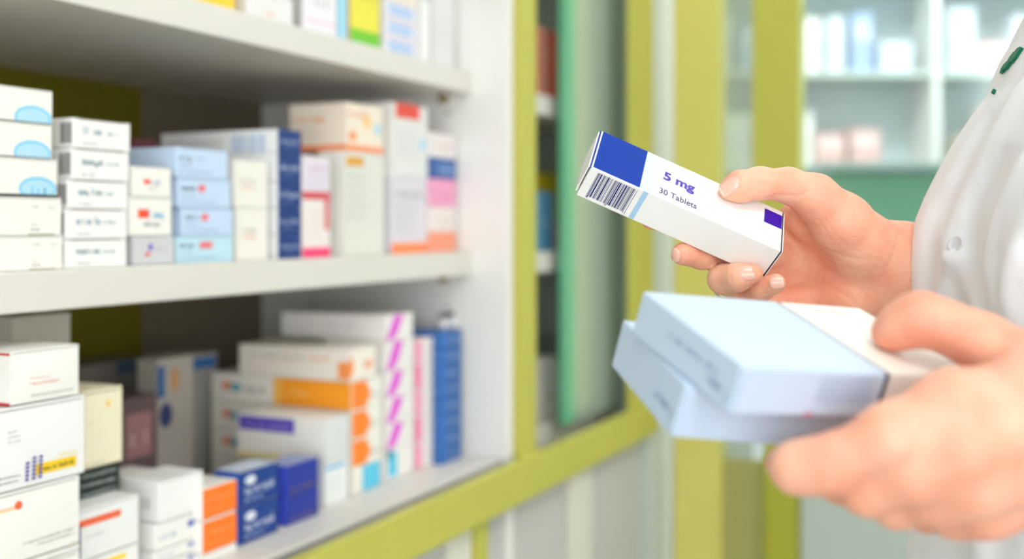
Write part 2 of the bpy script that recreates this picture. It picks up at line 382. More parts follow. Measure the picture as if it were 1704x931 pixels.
# --- stack 4 pale blue
ys = [252, 300, 347, 392, 438]; zz = zlist(385, ys, ZM, -.016)
xl = [293, 297, 303, 293]; xr = [379, 384, 388, 388]; bk = [205, 262, 268, 285]
for i in range(4):
    base = (196, 216, 240) if i < 3 else (190, 222, 235)
    dec = [('text', 'F', .06, .32, .58, .76, (80, 95, 110), 21+i), ('text', 'F', .08, .3, .38, .46, (130, 140, 160), 2), ('text', 'F', .06, .7, .16, .26, (150, 165, 190), 3), ('ell', 'F', .36, .50, .52, .8, (235, 120, 125))]
    if i == 0: dec[3] = ('text', 'F', .40, .52, .62, .74, (100, 115, 135), 4)
    if i == 3: dec[3] = ('rect', 'F', .40, .62, .52, .78, (235, 120, 130))
    carton(xl[i], xr[i], 0, 0, 'pale blue carton, %s in the pale blue stack on the middle shelf' % ordn(i, 4), GM, base, dec, n=-.016, z=(zz[i+1], zz[i]), back=bk[i])
# --- stack 5a two large white
ys = [270, 347, 434]; zz = zlist(446, ys, ZM, -.020)
for i in range(2):
    carton(390+i*3, 446, 0, 0, 'square white carton with faint red print, %s of the pair beside the pale blue stack' % ('upper' if i == 0 else 'lower'), GM, (236, 232, 222),
        [('text', 'F', .2, .62, .55, .62, TXT, 3+i), ('text', 'F', .2, .6, .42, .5, (240, 140, 120), 5+i)], n=-.020, z=(zz[i+1], zz[i]), depth=.07, seam=False)
# --- stack 5b blue ends
ys = [219, 258, 304, 347, 390, 431]; zz = zlist(501, ys, ZM, -.016)
for i in range(5):
    dec = [('rect', 'F', 0, 1, 0, 1, (20, 54, 120)), ('text', 'F', .08, .92, .42, .66, (190, 200, 225), 31+i), ('text', 'F', .3, .7, .2, .32, (120, 140, 190), 2)]
    if i == 0: dec += [('code', 'N', .62, .9, .05, .8, (165, 190, 222)), ('rect', 'N', .05, .55, .35, .42, (215, 212, 208)), ('rect', 'N', .05, .55, .55, .62, (218, 215, 210))]
    carton(462, 501, 0, 0, 'long white carton with dark blue end, %s, middle shelf' % ordn(i, 5), GM, (238, 240, 240), dec, n=-.016, z=(zz[i+1], zz[i]), back=(268 if i == 0 else 330), seam=False)
# --- stack 6 pink
ys = [262, 327, 430]; zz = zlist(550, ys, ZM, -.018)
carton(503, 549, 0, 0, 'white carton with lilac and red print, above the pink based carton', GM, (232, 224, 228), [('rect', 'F', .1, .95, .1, .85, (222, 214, 228)), ('text', 'F', .3, .85, .65, .78, (225, 130, 150), 5), ('rect', 'F', 0, 1, 0, .1, (214, 88, 92)), ('lines', 'F', .3, .85, .25, .55, (200, 190, 210), 3)], n=-.018, z=(zz[1], zz[0]), depth=.1)
carton(503, 550, 0, 0, 'tall white carton with a pink base, next to the dark blue ended stack', GM, (236, 226, 222), [('rect', 'F', 0, 1, 0, .16, (238, 70, 120)), ('rect', 'F', 0, 1, .94, 1, (214, 84, 88)), ('rect', 'F', .78, .95, .45, .94, (216, 110, 110)), ('lines', 'F', .3, .7, .3, .7, (214, 190, 190), 4)], n=-.018, z=(zz[2], zz[1]), depth=.1)
# --- stack 7 peach over grey
ys = [180, 257, 431]; zz = zlist(637, ys, ZM, -.022)
carton(577, 638, 0, 0, 'peach and white carton with orange stripe, upper of the pair in the middle shelf centre', GM, (240, 226, 208),
    [('rect', 'F', 0, 1, 0, .13, (248, 150, 100)), ('rect', 'N', 0, 1, 0, .13, (248, 150, 100)), ('text', 'N', .1, .65, .62, .78, (248, 160, 120), 4), ('lines', 'N', .15, .6, .3, .45, (215, 205, 190), 2), ('text', 'F', .05, .5, .72, .86, (248, 160, 120), 14),
     ('ell', 'F', .05, .25, .2, .42, (244, 150, 90)), ('ell', 'F', .45, .62, .5, .8, (250, 200, 120)), ('ell', 'F', .75, .92, .38, .65, (170, 215, 232))], n=-.022, z=(zz[1], zz[0]), back=482, seam=False)
carton(574, 640, 0, 0, 'large grey white carton with an ochre label, beneath the peach carton', GM, (222, 222, 212),
    [('rect', 'F', .03, .45, .86, .95, (222, 160, 60)), ('lines', 'F', .05, .55, .45, .75, (190, 195, 205), 4), ('text', 'F', .05, .2, .36, .4, (160, 170, 200), 3), ('text', 'F', .3, .5, .36, .4, (160, 170, 200), 3), ('rect', 'N', 0, 1, 0, 1, (240, 238, 230))], n=-.022, z=(zz[2], zz[1]), back=530, seam=False)
# --- stack 8 red band
ys = [180, 298, 424]; zz = zlist(712, ys, ZM, -.020)
carton(656, 712, 0, 0, 'white carton with a red top band, standing above the lilac carton', GM, (226, 226, 222),
    [('rect', 'F', .04, .75, .80, 1, (226, 78, 62)), ('lines', 'F', .1, .7, .3, .62, (205, 208, 212), 4), ('ell', 'F', .74, .95, .38, .56, (180, 215, 235)), ('rect', 'N', 0, 1, 0, 1, (244, 243, 238))], n=-.020, z=(zz[1], zz[0]), back=600, seam=False)
carton(651, 711, 0, 0, 'lilac grey carton with an orange base, below the red banded carton', GM, (220, 214, 222),
    [('rect', 'F', 0, 1, 0, .14, (248, 140, 90)), ('text', 'F', .1, .9, .74, .84, (165, 165, 175), 6), ('lines', 'F', .1, .7, .3, .6, (205, 200, 212), 4)], n=-.020, z=(zz[2], zz[1]), depth=.1, seam=False)
# --- stack 9
ys = [226, 266, 300, 345, 386, 420]; zz = zlist(759, ys, ZM, -.020)
spec9 = [('white carton with faint pink print, top of the last middle shelf stack', (234, 228, 226), [('text', 'F', .3, .8, .4, .65, (235, 180, 180), 4)]),
         ('blue carton with pale print in the stack beside the cabinet side', (52, 92, 160), [('rect', 'F', .3, .95, .15, .8, (90, 125, 185)), ('text', 'F', .35, .9, .35, .6, (170, 190, 225), 4)]),
         ('pink carton in the stack beside the cabinet side', (240, 165, 200), [('text', 'F', .4, .85, .3, .6, (225, 130, 170), 4)]),
         ('white carton between the pink carton and the orange one', (238, 226, 220), [('text', 'F', .4, .9, .3, .6, (225, 200, 195), 4)]),
         ('orange and coral carton at the foot of the last middle shelf stack', (248, 158, 128), [('text', 'F', .3, .9, .35, .7, (250, 190, 170), 4)])]
for i, (lb, base, dec) in enumerate(spec9):
    carton(713, 759, 0, 0, lb, GM, base, dec, n=-.020, z=(zz[i+1], zz[i]), depth=.1, seam=False)

# --- top shelf
zt = ZT
def topc(px0, px1, h, lb, base, dec, back=None, n=-.02): carton(px0, px1, 0, 0, lb, GT, base, dec, n=n, z=(zt+.0003, zt+h), depth=.1, back=back, seam=False)
topc(250, 391, .05, 'yellow fronted carton at the left of the top shelf', (246, 206, 60), [])
topc(410, 488, .07, 'pale grey carton with dark print on the top shelf', (232, 230, 228), [('text', 'F', .3, .95, .42, .58, (120, 120, 120), 5), ('text', 'F', .35, .6, .12, .2, (240, 170, 150), 5)], back=392)
topc(503, 561, .075, 'pale lilac white carton between the grey print carton and the cyan edged one', (236, 233, 238), [('text', 'F', .35, .75, .42, .62, (190, 190, 195), 5), ('rect', 'F', .05, .95, .18, .24, (240, 215, 228)), ('rect', 'N', 0, 1, 0, 1, (190, 190, 188))], back=489)
topc(564, 578, .09, 'thin light blue carton standing on the top shelf', (160, 214, 232), [])
topc(583, 632, .09, 'yellow and green carton on the top shelf', (232, 222, 70), [('rect', 'F', 0, 1, 0, .22, (110, 192, 40)), ('text', 'F', .1, .8, .62, .70, (205, 200, 80), 6), ('rect', 'N', 0, 1, 0, 1, (240, 190, 150))], back=579)
for i in range(3):
    carton(640, 694, 0, 0, 'white carton with blue blocks, %s of three, top shelf' % ordn(i, 3), GT, (232, 230, 238), [('rect', 'F', .12, .85, .25, .85, (176, 200, 232)), ('rect', 'F', 0, 1, 0, .1, (235, 210, 225))], n=-.02, z=(zt+.0003+.0215*(2-i), zt+.0215*(3-i)), depth=.1, seam=False)
carton(640, 694, 0, 0, 'cream and pink carton lying on the blue block stack of the top shelf', GT, (240, 226, 214), [('text', 'F', .2, .8, .4, .6, (220, 170, 160), 5)], n=-.02, z=(zt+.0648, zt+.085), depth=.1, seam=False)
topc(700, 716, .08, 'narrow white carton on the top shelf beside the blue block stack', (238, 238, 236), [])
topc(722, 756, .10, 'plain light grey carton at the right end of the top shelf', (226, 226, 226), [('lines', 'F', .2, .8, .3, .6, (210, 210, 210), 3)])

# --- bottom shelf, nearest stack
n = .012
zb = [z_of(136, y, n) for y in (570, 655, 787, 903)]
L1 = [(16, 133, z_of(133, 572, n), z_of(133, 653, n), (238, 236, 228)), ]
za, zc, zd, ze = z_of(133, 572, n), z_of(140, 657, n), z_of(133, 790, n), z_of(131, 905, n)
carton(17, 132, 0, 0, 'white carton with red corner lines and faint red print, topmost in the near left stack', GB, (240, 239, 232),
    [('text', 'F', .25, .68, .34, .40, (238, 150, 135), 8), ('text', 'F', .28, .9, .12, .16, (150, 148, 142), 9), ('text', 'F', .25, .55, .45, .5, (245, 205, 195), 9),
     ('rect', 'N', .55, 1.0, .93, .975, (205, 40, 40)), ('rect', 'N', .55, 1.0, .0, .05, (205, 40, 40))], n=n, z=(zc+.0006, za), depth=.085, bulge=.0015)
carton(-75, 141, 0, 0, 'large white carton with violet stamped marks and yellow label, near left stack', GB, (238, 238, 236),
    [('rect', 'F', .585, .925, .115, .255, (246, 206, 40)), ('text', 'F', .62, .91, .155, .215, (60, 50, 50), 8), ('text', 'F', .30, .47, .165, .19, (60, 60, 70), 9), ('text', 'F', .30, .46, .10, .125, (60, 60, 70), 9),
     ('text', 'F', .37, .44, .70, .725, (150, 150, 150), 1), ('text', 'F', .37, .46, .64, .665, (150, 150, 150), 2), ('text', 'F', .37, .465, .58, .605, (150, 150, 150), 3), ('rect', 'F', .76, .93, .30, .315, (245, 220, 130))]
    + [('ell', 'F', .50+.05*c, .53+.05*c, .075+.05*r, .112+.05*r, (84, 74, 160), 40+c*7+r) for c in range(3) for r in range(6) if not (c == 0 and r > 4)], n=n, z=(zd+.0006, zc), depth=.12, bulge=.0012)
carton(-75, 133, 0, 0, 'white carton with an orange dot on a yellow line, third in the near left stack', GB, (240, 239, 233),
    [('rect', 'F', .2, .45, .755, .77, (245, 200, 60)), ('rect', 'F', .2, .45, .785, .795, (250, 150, 90)), ('ell', 'F', .44, .50, .74, .86, (240, 100, 60)), ('text', 'F', .50, .95, .23, .265, (120, 118, 112), 4), ('text', 'F', .62, .95, .16, .19, (120, 118, 112), 6),
     ('rect', 'F', .9, .97, .0, .03, (215, 205, 180))], n=n, z=(ze+.0006, zd), depth=.12, bulge=.0012)
carton(-75, 133, 0, 0, 'white carton with small black print, lowest visible in the near left stack', GB, (240, 239, 233),
    [('text', 'F', .6, .97, .88, .915, (120, 118, 112), 4)], n=n, z=(ZB+.0535, ze), depth=.12, bulge=.0012)
carton(-75, 133, 0, 0, 'white carton on the shelf board at the foot of the near left stack', GB, (240, 239, 233), [], n=n, z=(ZB+.0003, ZB+.0532), depth=.12)
# cream carton and what it stands on
n = -.012
zg = z_of(231, 822, n); z1 = z_of(204, 787, n); 
carton(120, 231, 0, 0, 'white carton with an orange stripe and navy corner, beside the near left stack', GB, (238, 238, 236),
    [('rect', 'F', .08, .72, .66, .80, (240, 100, 60)), ('text', 'F', .14, .68, .70, .76, (245, 150, 110), 8), ('rect', 'F', .02, .12, .05, .72, (24, 40, 110)), ('text', 'F', .2, .45, .42, .48, (200, 200, 200), 7),
     ], n=-.004, z=(z_of(231, 902, -.004), z_of(231, 822, -.004)), depth=.10)
carton(120, 231, 0, 0, 'white carton with a yellow stripe, under the orange striped carton', GB, (240, 239, 236),
    [('rect', 'F', .3, .8, .60, .80, (250, 214, 50))], n=-.004, z=(ZB+.0153, z_of(231, 903, -.004)), depth=.10)
carton(120, 231, 0, 0, 'white carton lying on the shelf board under the yellow striped carton', GB, (240, 239, 236), [], n=-.004, z=(ZB+.0003, ZB+.015), depth=.10)
zo = z_of(231, 822, -.004)
for i in range(3):
    carton(128, 200, 0, 0, 'dark green and white striped carton, %s of the three behind the orange striped carton' % ('topmost', 'middle', 'lowest')[i], GB, (40, 52, 48),
        [('text', 'F', .1, .9, .2, .6, (200, 205, 200), 6+i), ('rect', 'T', 0, 1, .0, .3, (46, 60, 56))], n=-.030, z=(zo+.0003+.0075*(2-i), zo+.0075*(3-i)), depth=.10, seam=False)
carton(138, 204, 0, 0, 'cream carton with small yellow mark, standing on the dark green cartons', GB, (246, 236, 206),
    [('rect', 'F', .55, .64, .76, .84, (245, 205, 90)), ('text', 'F', .66, .8, .78, .80, (240, 215, 150), 3), ('text', 'F', .1, .3, .57, .6, (200, 195, 175), 3), ('text', 'F', .05, .5, .05, .08, (160, 155, 140), 3)], n=-.032, z=(zo+.0228, z_of(204, 641, -.032)), depth=.09, bulge=.0018)
# white stack h
n = -.006
ya = [z_of(334, y, n) for y in (783, 849, 892, 935, 980)]
carton(264, 338, 0, 0, 'plain white carton on top of the stack beside the orange ended cartons', GB, (240, 240, 238), [('text', 'N', .3, .8, .3, .7, (190, 190, 190), 4), ('lines', 'T', .1, .8, .1, .8, (200, 200, 200), 7)], n=n, z=(ya[1]+.0004, ya[0]), back=200)
for i in range(3):
    z0 = ya[i+2] if i < 1 else (ZB+(ya[2]-ZB)*.5 if i == 1 else ZB+.0003)
    z1_ = ya[i+1] if i < 2 else ZB+(ya[2]-ZB)*.5-.0003
    carton(257-i, 333, 0, 0, 'white carton with small blue marks, %s, under the plain white carton' % ('topmost', 'middle', 'lowest')[i], GB, (240, 240, 236),
        [('text', 'F', .1, .45, .35, .6, (150, 165, 205), 4+i), ('rect', 'F', .72, .92, .5, .75, (100, 120, 190))], n=n, z=(z0+.0003, z1_), back=236)
# orange ends
n = .004
oz = [z_of(394, y, n) for y in (796, 849, 903)]
for i in range(2):
    carton(337, 394, 0, 0, 'carton with an orange end, %s of the two beside the dark blue cartons' % ('upper' if i == 0 else 'lower'), GB, (240, 236, 230),
        [('rect', 'F', 0, 1, .03, .97, (252, 124, 36)), ('text', 'F', .1, .9, .55, .72, (253, 165, 100), 6), ('text', 'F', .1, .6, .25, .35, (253, 165, 100), 7)], n=n, z=((oz[2] if i else oz[1]), oz[i]-.0005), depth=.13, seam=False)
carton(337, 394, 0, 0, 'white carton lying under the two orange ended cartons', GB, (240, 238, 234), [], n=n, z=(ZB+.0003, oz[2]-.0003), depth=.13, seam=False) if oz[2]-ZB > .004 else None
# dark blue pairs
n = -.004
bz = [z_of(463, y, n) for y in (768, 826)]+[ZB+.0003]
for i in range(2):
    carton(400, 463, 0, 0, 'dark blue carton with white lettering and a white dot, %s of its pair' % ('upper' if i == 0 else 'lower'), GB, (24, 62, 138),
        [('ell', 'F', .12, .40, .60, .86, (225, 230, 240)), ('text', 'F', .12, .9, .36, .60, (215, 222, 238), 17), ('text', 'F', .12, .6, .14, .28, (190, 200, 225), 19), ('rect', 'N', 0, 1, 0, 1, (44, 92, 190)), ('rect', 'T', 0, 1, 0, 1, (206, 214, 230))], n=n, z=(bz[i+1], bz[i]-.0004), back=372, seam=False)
bz = [z_of(530, y, -.006) for y in (760, 808)]+[ZB+.0003]
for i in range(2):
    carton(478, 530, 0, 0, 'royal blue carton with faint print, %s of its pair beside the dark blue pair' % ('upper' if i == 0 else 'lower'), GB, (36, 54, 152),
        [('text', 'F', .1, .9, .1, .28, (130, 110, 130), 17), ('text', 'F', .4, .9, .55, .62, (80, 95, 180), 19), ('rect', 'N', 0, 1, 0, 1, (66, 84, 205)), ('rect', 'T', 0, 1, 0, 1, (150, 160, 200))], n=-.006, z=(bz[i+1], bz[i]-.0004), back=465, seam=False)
# white K1 with purple label
n = -.016
k = [z_of(578, y, n) for y in (690, 762)]+[ZB+.0003]
carton(541, 579, 0, 0, 'white carton with a purple label along its long side, above the blue striped carton', GB, (242, 240, 234),
    [('rect', 'N', .02, .66, .62, .95, (90, 74, 190)), ('text', 'N', .10, .62, .70, .88, (170, 150, 225), 21), ('rect', 'N', 0, .5, .0, .12, (240, 225, 160)), ('rect', 'F', 0, 1, 0, 1, (218, 220, 220))], n=n, z=(k[1], k[0]), back=395, seam=False)
carton(541, 579, 0, 0, 'white carton with a light blue stripe, under the purple labelled carton', GB, (236, 238, 238),
    [('rect', 'F', .02, .85, .86, .94, (90, 175, 225)), ('lines', 'F', .1, .8, .3, .6, (200, 205, 210), 4)], n=n, z=(k[2], k[1]-.0003), back=450, seam=False)
# K2 orange stack
n = -.020
k = [z_of(634, y, n) for y in (625, 674, 720, 765)]+[ZB+.0003]
for i in range(4):
    if i < 3:
        dec = [('rect', 'F', .02, .50, .05, .97, (248, 132, 40)), ('ell', 'F', .3, .62, .2, .8, (248, 132, 40)), ('text', 'F', .66, .92, .3, .6, (150, 155, 160), 5+i), ('ell', 'N', .08, .16, .4, .72, (240, 150, 120)), ('ell', 'N', .14, .22, .36, .68, (110, 180, 190)), ('rect', 'N', .0, .0, 0, 0, (240, 240, 240))]
        if i == 0: dec += [('rect', 'N', .46, .72, .03, .97, (250, 190, 90)), ('rect', 'N', .52, 1, .03, .97, (250, 160, 40)), ('text', 'N', .56, .72, .4, .65, (252, 195, 120), 6), ('text', 'N', .22, .42, .4, .65, (165, 170, 175), 8)]
    else: dec = [('rect', 'F', .35, .95, 0, 1, (92, 196, 228)), ('lines', 'F', .05, .3, .3, .6, (200, 200, 205), 3)]
    lb = ('white carton with orange end, %s in the orange ended stack, bottom shelf' % ordn(i, 4)) if i < 3 else 'white carton with a cyan patch, at the foot of the orange ended stack'
    carton(585, 635, 0, 0, lb, GB, (240, 236, 226), dec, n=n, z=(k[i+1]+.0002, k[i]), back=352, seam=False)
kz = z_of(634, 625, n)
carton(582, 626, 0, 0, 'white carton with orange print lying on the orange ended stack', GB, (240, 232, 220),
    [('ell', 'F', -.2, .15, .1, .8, (248, 150, 80)), ('text', 'N', .12, .6, .6, .78, (190, 190, 190), 4), ('text', 'N', .66, .82, .6, .8, (250, 165, 110), 7), ('rect', 'N', .9, 1.0, .05, .6, (248, 150, 80)), ('ell', 'F', .5, .9, .3, .6, (240, 180, 150))], n=-.020, z=(kz+.0004, z_of(626, 575, -.02)), back=398, seam=False)
# K4 magenta stack
n = -.020
ks = (520, 562, 611, 653, 695, 737); k = [z_of(686, y, n) for y in ks]+[ZB+.0003]
for i in range(6):
    dec = [('poly', 'F', 0, 0, 0, 0, (0, 0, 0))][:0] + [('flash', 'F', -.0, .62, .02, .98, (226, 84, 212)), ('lines', 'F', .6, .92, .3, .6, (210, 208, 210), 2)]
    if i == 5: dec = [('rect', 'F', .05, .4, .1, .9, (92, 196, 228)), ('rect', 'F', .02, .2, .7, 1, (60, 130, 140))]
    lb = 'white carton with magenta flash, %s in the magenta flashed stack' % ordn(i, 6) if i < 5 else 'white carton with a cyan corner, at the foot of the magenta flashed stack'
    carton(643, 687, 0, 0, lb, GB, (238, 234, 230), dec+([('text', 'N', .45, .7, .5, .7, (222, 190, 222), 3)] if i == 0 else []), n=n, z=(k[i+1]+.0002, k[i]), back=(468 if i == 0 else 540), seam=False)
# K5 pink stack
ks = (560, 598, 640, 683, 726); k = [z_of(727, y, n) for y in ks]+[ZB+.0003]
for i in range(5):
    carton(690, 727, 0, 0, 'white carton with pink edge, %s, between magenta and blue stacks' % ordn(i, 5), GB, (238, 230, 226),
        [('rect', 'F', .0, .3, .03, .97, (238, 120, 165) if i % 2 else (242, 150, 180)), ('text', 'F', .45, .85, .4, .6, (225, 205, 205), 4+i)], n=n, z=(k[i+1]+.0002, k[i]), depth=.1, seam=False)
# K6 blue stack
n = -.008; nb = 8; zt_ = z_of(768, 548, n); hh = (zt_-ZB)/nb
for i in range(nb):
    carton(734, 768, 0, 0, 'thin blue carton, %s in the stack against the white side panel' % ordn(i, nb), GB, (56, 106, 172),
        [('rect', 'F', .0, .22, 0, 1, (40, 110, 200)), ('text', 'F', .3, .92, .3, .7, (150, 180, 215), 50+i)], n=n, z=(ZB+hh*(nb-1-i)+.0003, ZB+hh*(nb-i)), depth=.1, seam=False)
# small vials on that stack
vm = pc(225, 225, 225); vc = pc(40, 46, 60)
for i in range(5):
    px = 738+i*6.2; s = s_of(px, -.03-.012*(i % 2)); nn = -.03-.014*(i % 2)
    e = empty('vial', W(s, nn, zt_+.0002), 0, label='small white vial with a dark cap, standing on the blue carton stack', cat='vial', group='vials on the blue carton stack')
    if i == 0:
        prof = [(0, 0), (.0052, 0), (.0056, .0012), (.0056, .011), (.0035, .0132), (.0035, .0145)]
        def lathe(pr, seg=18):
            bm = bmesh.new(); rings = []
            for r, z in pr: rings.append([bm.verts.new((r*math.cos(a*2*math.pi/seg), r*math.sin(a*2*math.pi/seg), z)) for a in range(seg)] if r > 0 else [bm.verts.new((0, 0, z))])
            for q, t in zip(rings[:-1], rings[1:]):
                for a in range(seg):
                    v = [q[a % len(q)], q[(a+1) % len(q)], t[(a+1) % len(t)], t[a % len(t)]]
                    u = []
                    for x in v:
                        if x not in u: u.append(x)
                    if len(u) > 2:
                        try: bm.faces.new(u)
                        except ValueError: pass
            for f in bm.faces: f.smooth = True
            bmesh.ops.recalc_face_normals(bm, faces=bm.faces)
            return bm
        me1 = mesh_of(lathe(prof), 'vial_body'); me1.materials.append(vm)
        me2 = mesh_of(lathe([(0, .0140), (.0046, .0140), (.0048, .0146), (.0048, .0190), (.0042, .0197), (0, .0197)]), 'cap'); me2.materials.append(vc)
    for nm, me in (('vial_body', me1), ('cap', me2)):
        o = bpy.data.objects.new(nm, me); COL.objects.link(o); o.parent = e
# cartons at the back of the bottom shelf, their shade put into darker colours
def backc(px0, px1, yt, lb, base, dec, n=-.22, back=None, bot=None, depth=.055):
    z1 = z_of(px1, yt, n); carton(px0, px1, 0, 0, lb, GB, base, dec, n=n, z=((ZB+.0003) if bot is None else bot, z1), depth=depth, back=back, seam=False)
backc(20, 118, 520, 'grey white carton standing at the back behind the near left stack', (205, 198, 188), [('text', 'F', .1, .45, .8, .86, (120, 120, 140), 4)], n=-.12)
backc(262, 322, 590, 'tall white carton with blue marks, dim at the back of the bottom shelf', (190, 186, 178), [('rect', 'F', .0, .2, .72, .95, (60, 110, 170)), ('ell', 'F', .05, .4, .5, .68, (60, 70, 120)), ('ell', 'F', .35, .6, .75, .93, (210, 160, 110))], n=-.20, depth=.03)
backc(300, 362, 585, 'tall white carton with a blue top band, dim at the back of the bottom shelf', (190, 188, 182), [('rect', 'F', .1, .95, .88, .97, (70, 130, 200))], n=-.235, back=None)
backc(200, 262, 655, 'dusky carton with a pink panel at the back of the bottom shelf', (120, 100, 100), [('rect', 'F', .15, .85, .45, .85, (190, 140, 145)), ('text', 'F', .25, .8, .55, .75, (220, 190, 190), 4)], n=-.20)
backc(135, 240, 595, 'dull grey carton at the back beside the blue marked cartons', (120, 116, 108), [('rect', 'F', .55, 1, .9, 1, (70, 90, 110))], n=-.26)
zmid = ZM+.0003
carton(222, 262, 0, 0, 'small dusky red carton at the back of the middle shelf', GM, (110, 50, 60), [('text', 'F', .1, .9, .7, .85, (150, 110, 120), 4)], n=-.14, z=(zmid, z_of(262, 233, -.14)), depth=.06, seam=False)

# --- cartons behind the glass of the next cabinet
def gc(px0, px1, yt, lv, lb, base, dec=(), n=-.02, depth=.1):
    carton(px0, px1, 0, 0, lb, GG, base, dec, n=n, z=(lv+.0003, z_of(px1, yt, n)), depth=depth, seam=False)
gt, gm = ZT-.006, ZM-.006
gc(899, 928, 55, gt, 'red and white carton behind the glass, on the upper shelf', (232, 120, 96), [('rect', 'F', .0, .25, 0, 1, (238, 190, 178)), ('text', 'F', .3, .8, .6, .7, (240, 170, 150), 4)])
gc(931, 958, 80, gt, 'beige carton behind the glass beside the red one', (226, 216, 204))
gc(984, 999, 95, gt, 'yellowish carton on the upper shelf behind the green tinted pane', (220, 205, 130))
gc(897, 922, 320, gm, 'light blue carton behind the glass in front of a yellow one', (96, 160, 200), [('text', 'F', .2, .8, .4, .6, (180, 205, 220), 4)], n=-.015, depth=.05)
gc(905, 945, 292, gm, 'bright yellow carton behind the glass on the middle shelf', (244, 214, 20), [('rect', 'F', .45, .8, .0, .35, (235, 180, 150))], n=-.08)
gc(925, 945, 365, gm, 'small orange brown carton in front of the yellow carton', (214, 150, 110), n=-.02, depth=.05)
gc(984, 999, 330, gm, 'pale carton behind the green tinted pane on the middle shelf', (190, 200, 170), depth=.05)
gc(900, 927, 592, ZB, 'white carton with pinkish print behind the glass on the bottom shelf', (226, 222, 216), [('text', 'F', .3, .8, .3, .5, (225, 170, 160), 4)])
gc(930, 952, 600, ZB, 'off white carton behind the glass beside the pinkish printed one', (214, 208, 204), [('text', 'F', .3, .8, .5, .7, (225, 180, 170), 4)])
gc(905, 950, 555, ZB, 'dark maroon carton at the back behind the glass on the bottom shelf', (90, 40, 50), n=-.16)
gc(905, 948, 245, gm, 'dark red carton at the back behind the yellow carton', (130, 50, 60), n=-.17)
gc(984, 999, 560, ZB, 'grey green carton behind the green tinted pane on the bottom shelf', (150, 160, 150))

# ------------------------------------------------------------------ beyond the partition: counter and far shelves
ct = empty('service_counter', (1.55, 2.85, 0), 0, label='green fronted service counter beyond the glazed partition', cat='counter')
wbox('front_panel', 0.76, 2.6, 2.70, 2.73, H-.35, H+.130, M_teal, ct, .003)
wbox('base_panel', 0.76, 2.6, 2.72, 2.76, 0.0, H-.351, M_pale, ct, .003)
wbox('counter_top', 0.74, 2.62, 2.68, 3.1, H+.131, H+.152, mat('counter_top', lin(150, 170, 165), .3), ct, .003)
fs = empty('wall_shelving', (1.6, 4.0, 0), 0, label='pale wall shelving with coloured packs on the far side of the counter', cat='shelves')
for z in (-.20, .18, .50, .82, 1.14): wbox('shelf', 0.6, 2.9, 3.62, 4.0, H+z-.02, H+z, M_pale, fs, .002)
wbox('back_panel', 0.6, 2.9, 3.84, 3.86, 0, 2.5, mat('far_back', lin(216, 228, 232), .6), fs)
for x in (.58, 1.36, 2.14, 2.9): wbox('upright', x, x+.02, 3.6, 4.0, 0, 2.5, M_white, fs)
rr = random.Random(3)
cols = [((225, 226, 222), 'off white'), ((200, 205, 212), 'grey blue'), ((228, 216, 190), 'beige'), ((206, 216, 224), 'pale blue'), ((232, 232, 228), 'white'), ((214, 176, 172), 'dull red'), ((220, 218, 150), 'yellow'), ((160, 178, 212), 'blue'), ((176, 206, 212), 'turquoise')]
rown = {.18: 'lowest', .50: 'second', .82: 'third', -.2: 'below counter'}
for z in (.18, .50, .82):
    x = .62; k = 0
    while x < 2.8:
        wd = rr.uniform(.05, .11); hh_ = rr.uniform(.10, .24); c, cn = cols[rr.choice([0, 0, 1, 2, 3, 3, 4, 4, 4, 5, 6, 7, 8])]
        if not any(abs(x+wd/2-u) < wd/2+.03 for u in (1.36, 2.14)):
            sd = Solid(wd, .12, hh_, pc(*c)); sd.decor([('rect', 'F', .1, .9, .55, .85, tuple(min(255, int(q*.6+100)) for q in c))])
            o = sd.done('medicine_pack'); o.location = (x, 3.66+rr.uniform(0, .04), H+z+.0003)
            sh = 'tall' if hh_ > .17 else 'low'
            setp(o, label='blurred %s %s pack on the %s shelf of the far wall shelving' % (sh, cn, rown[z]), cat='box', group='%s %s packs on the %s far shelf' % (sh, cn, rown[z]))
        x += wd+rr.uniform(.006, .03); k += 1

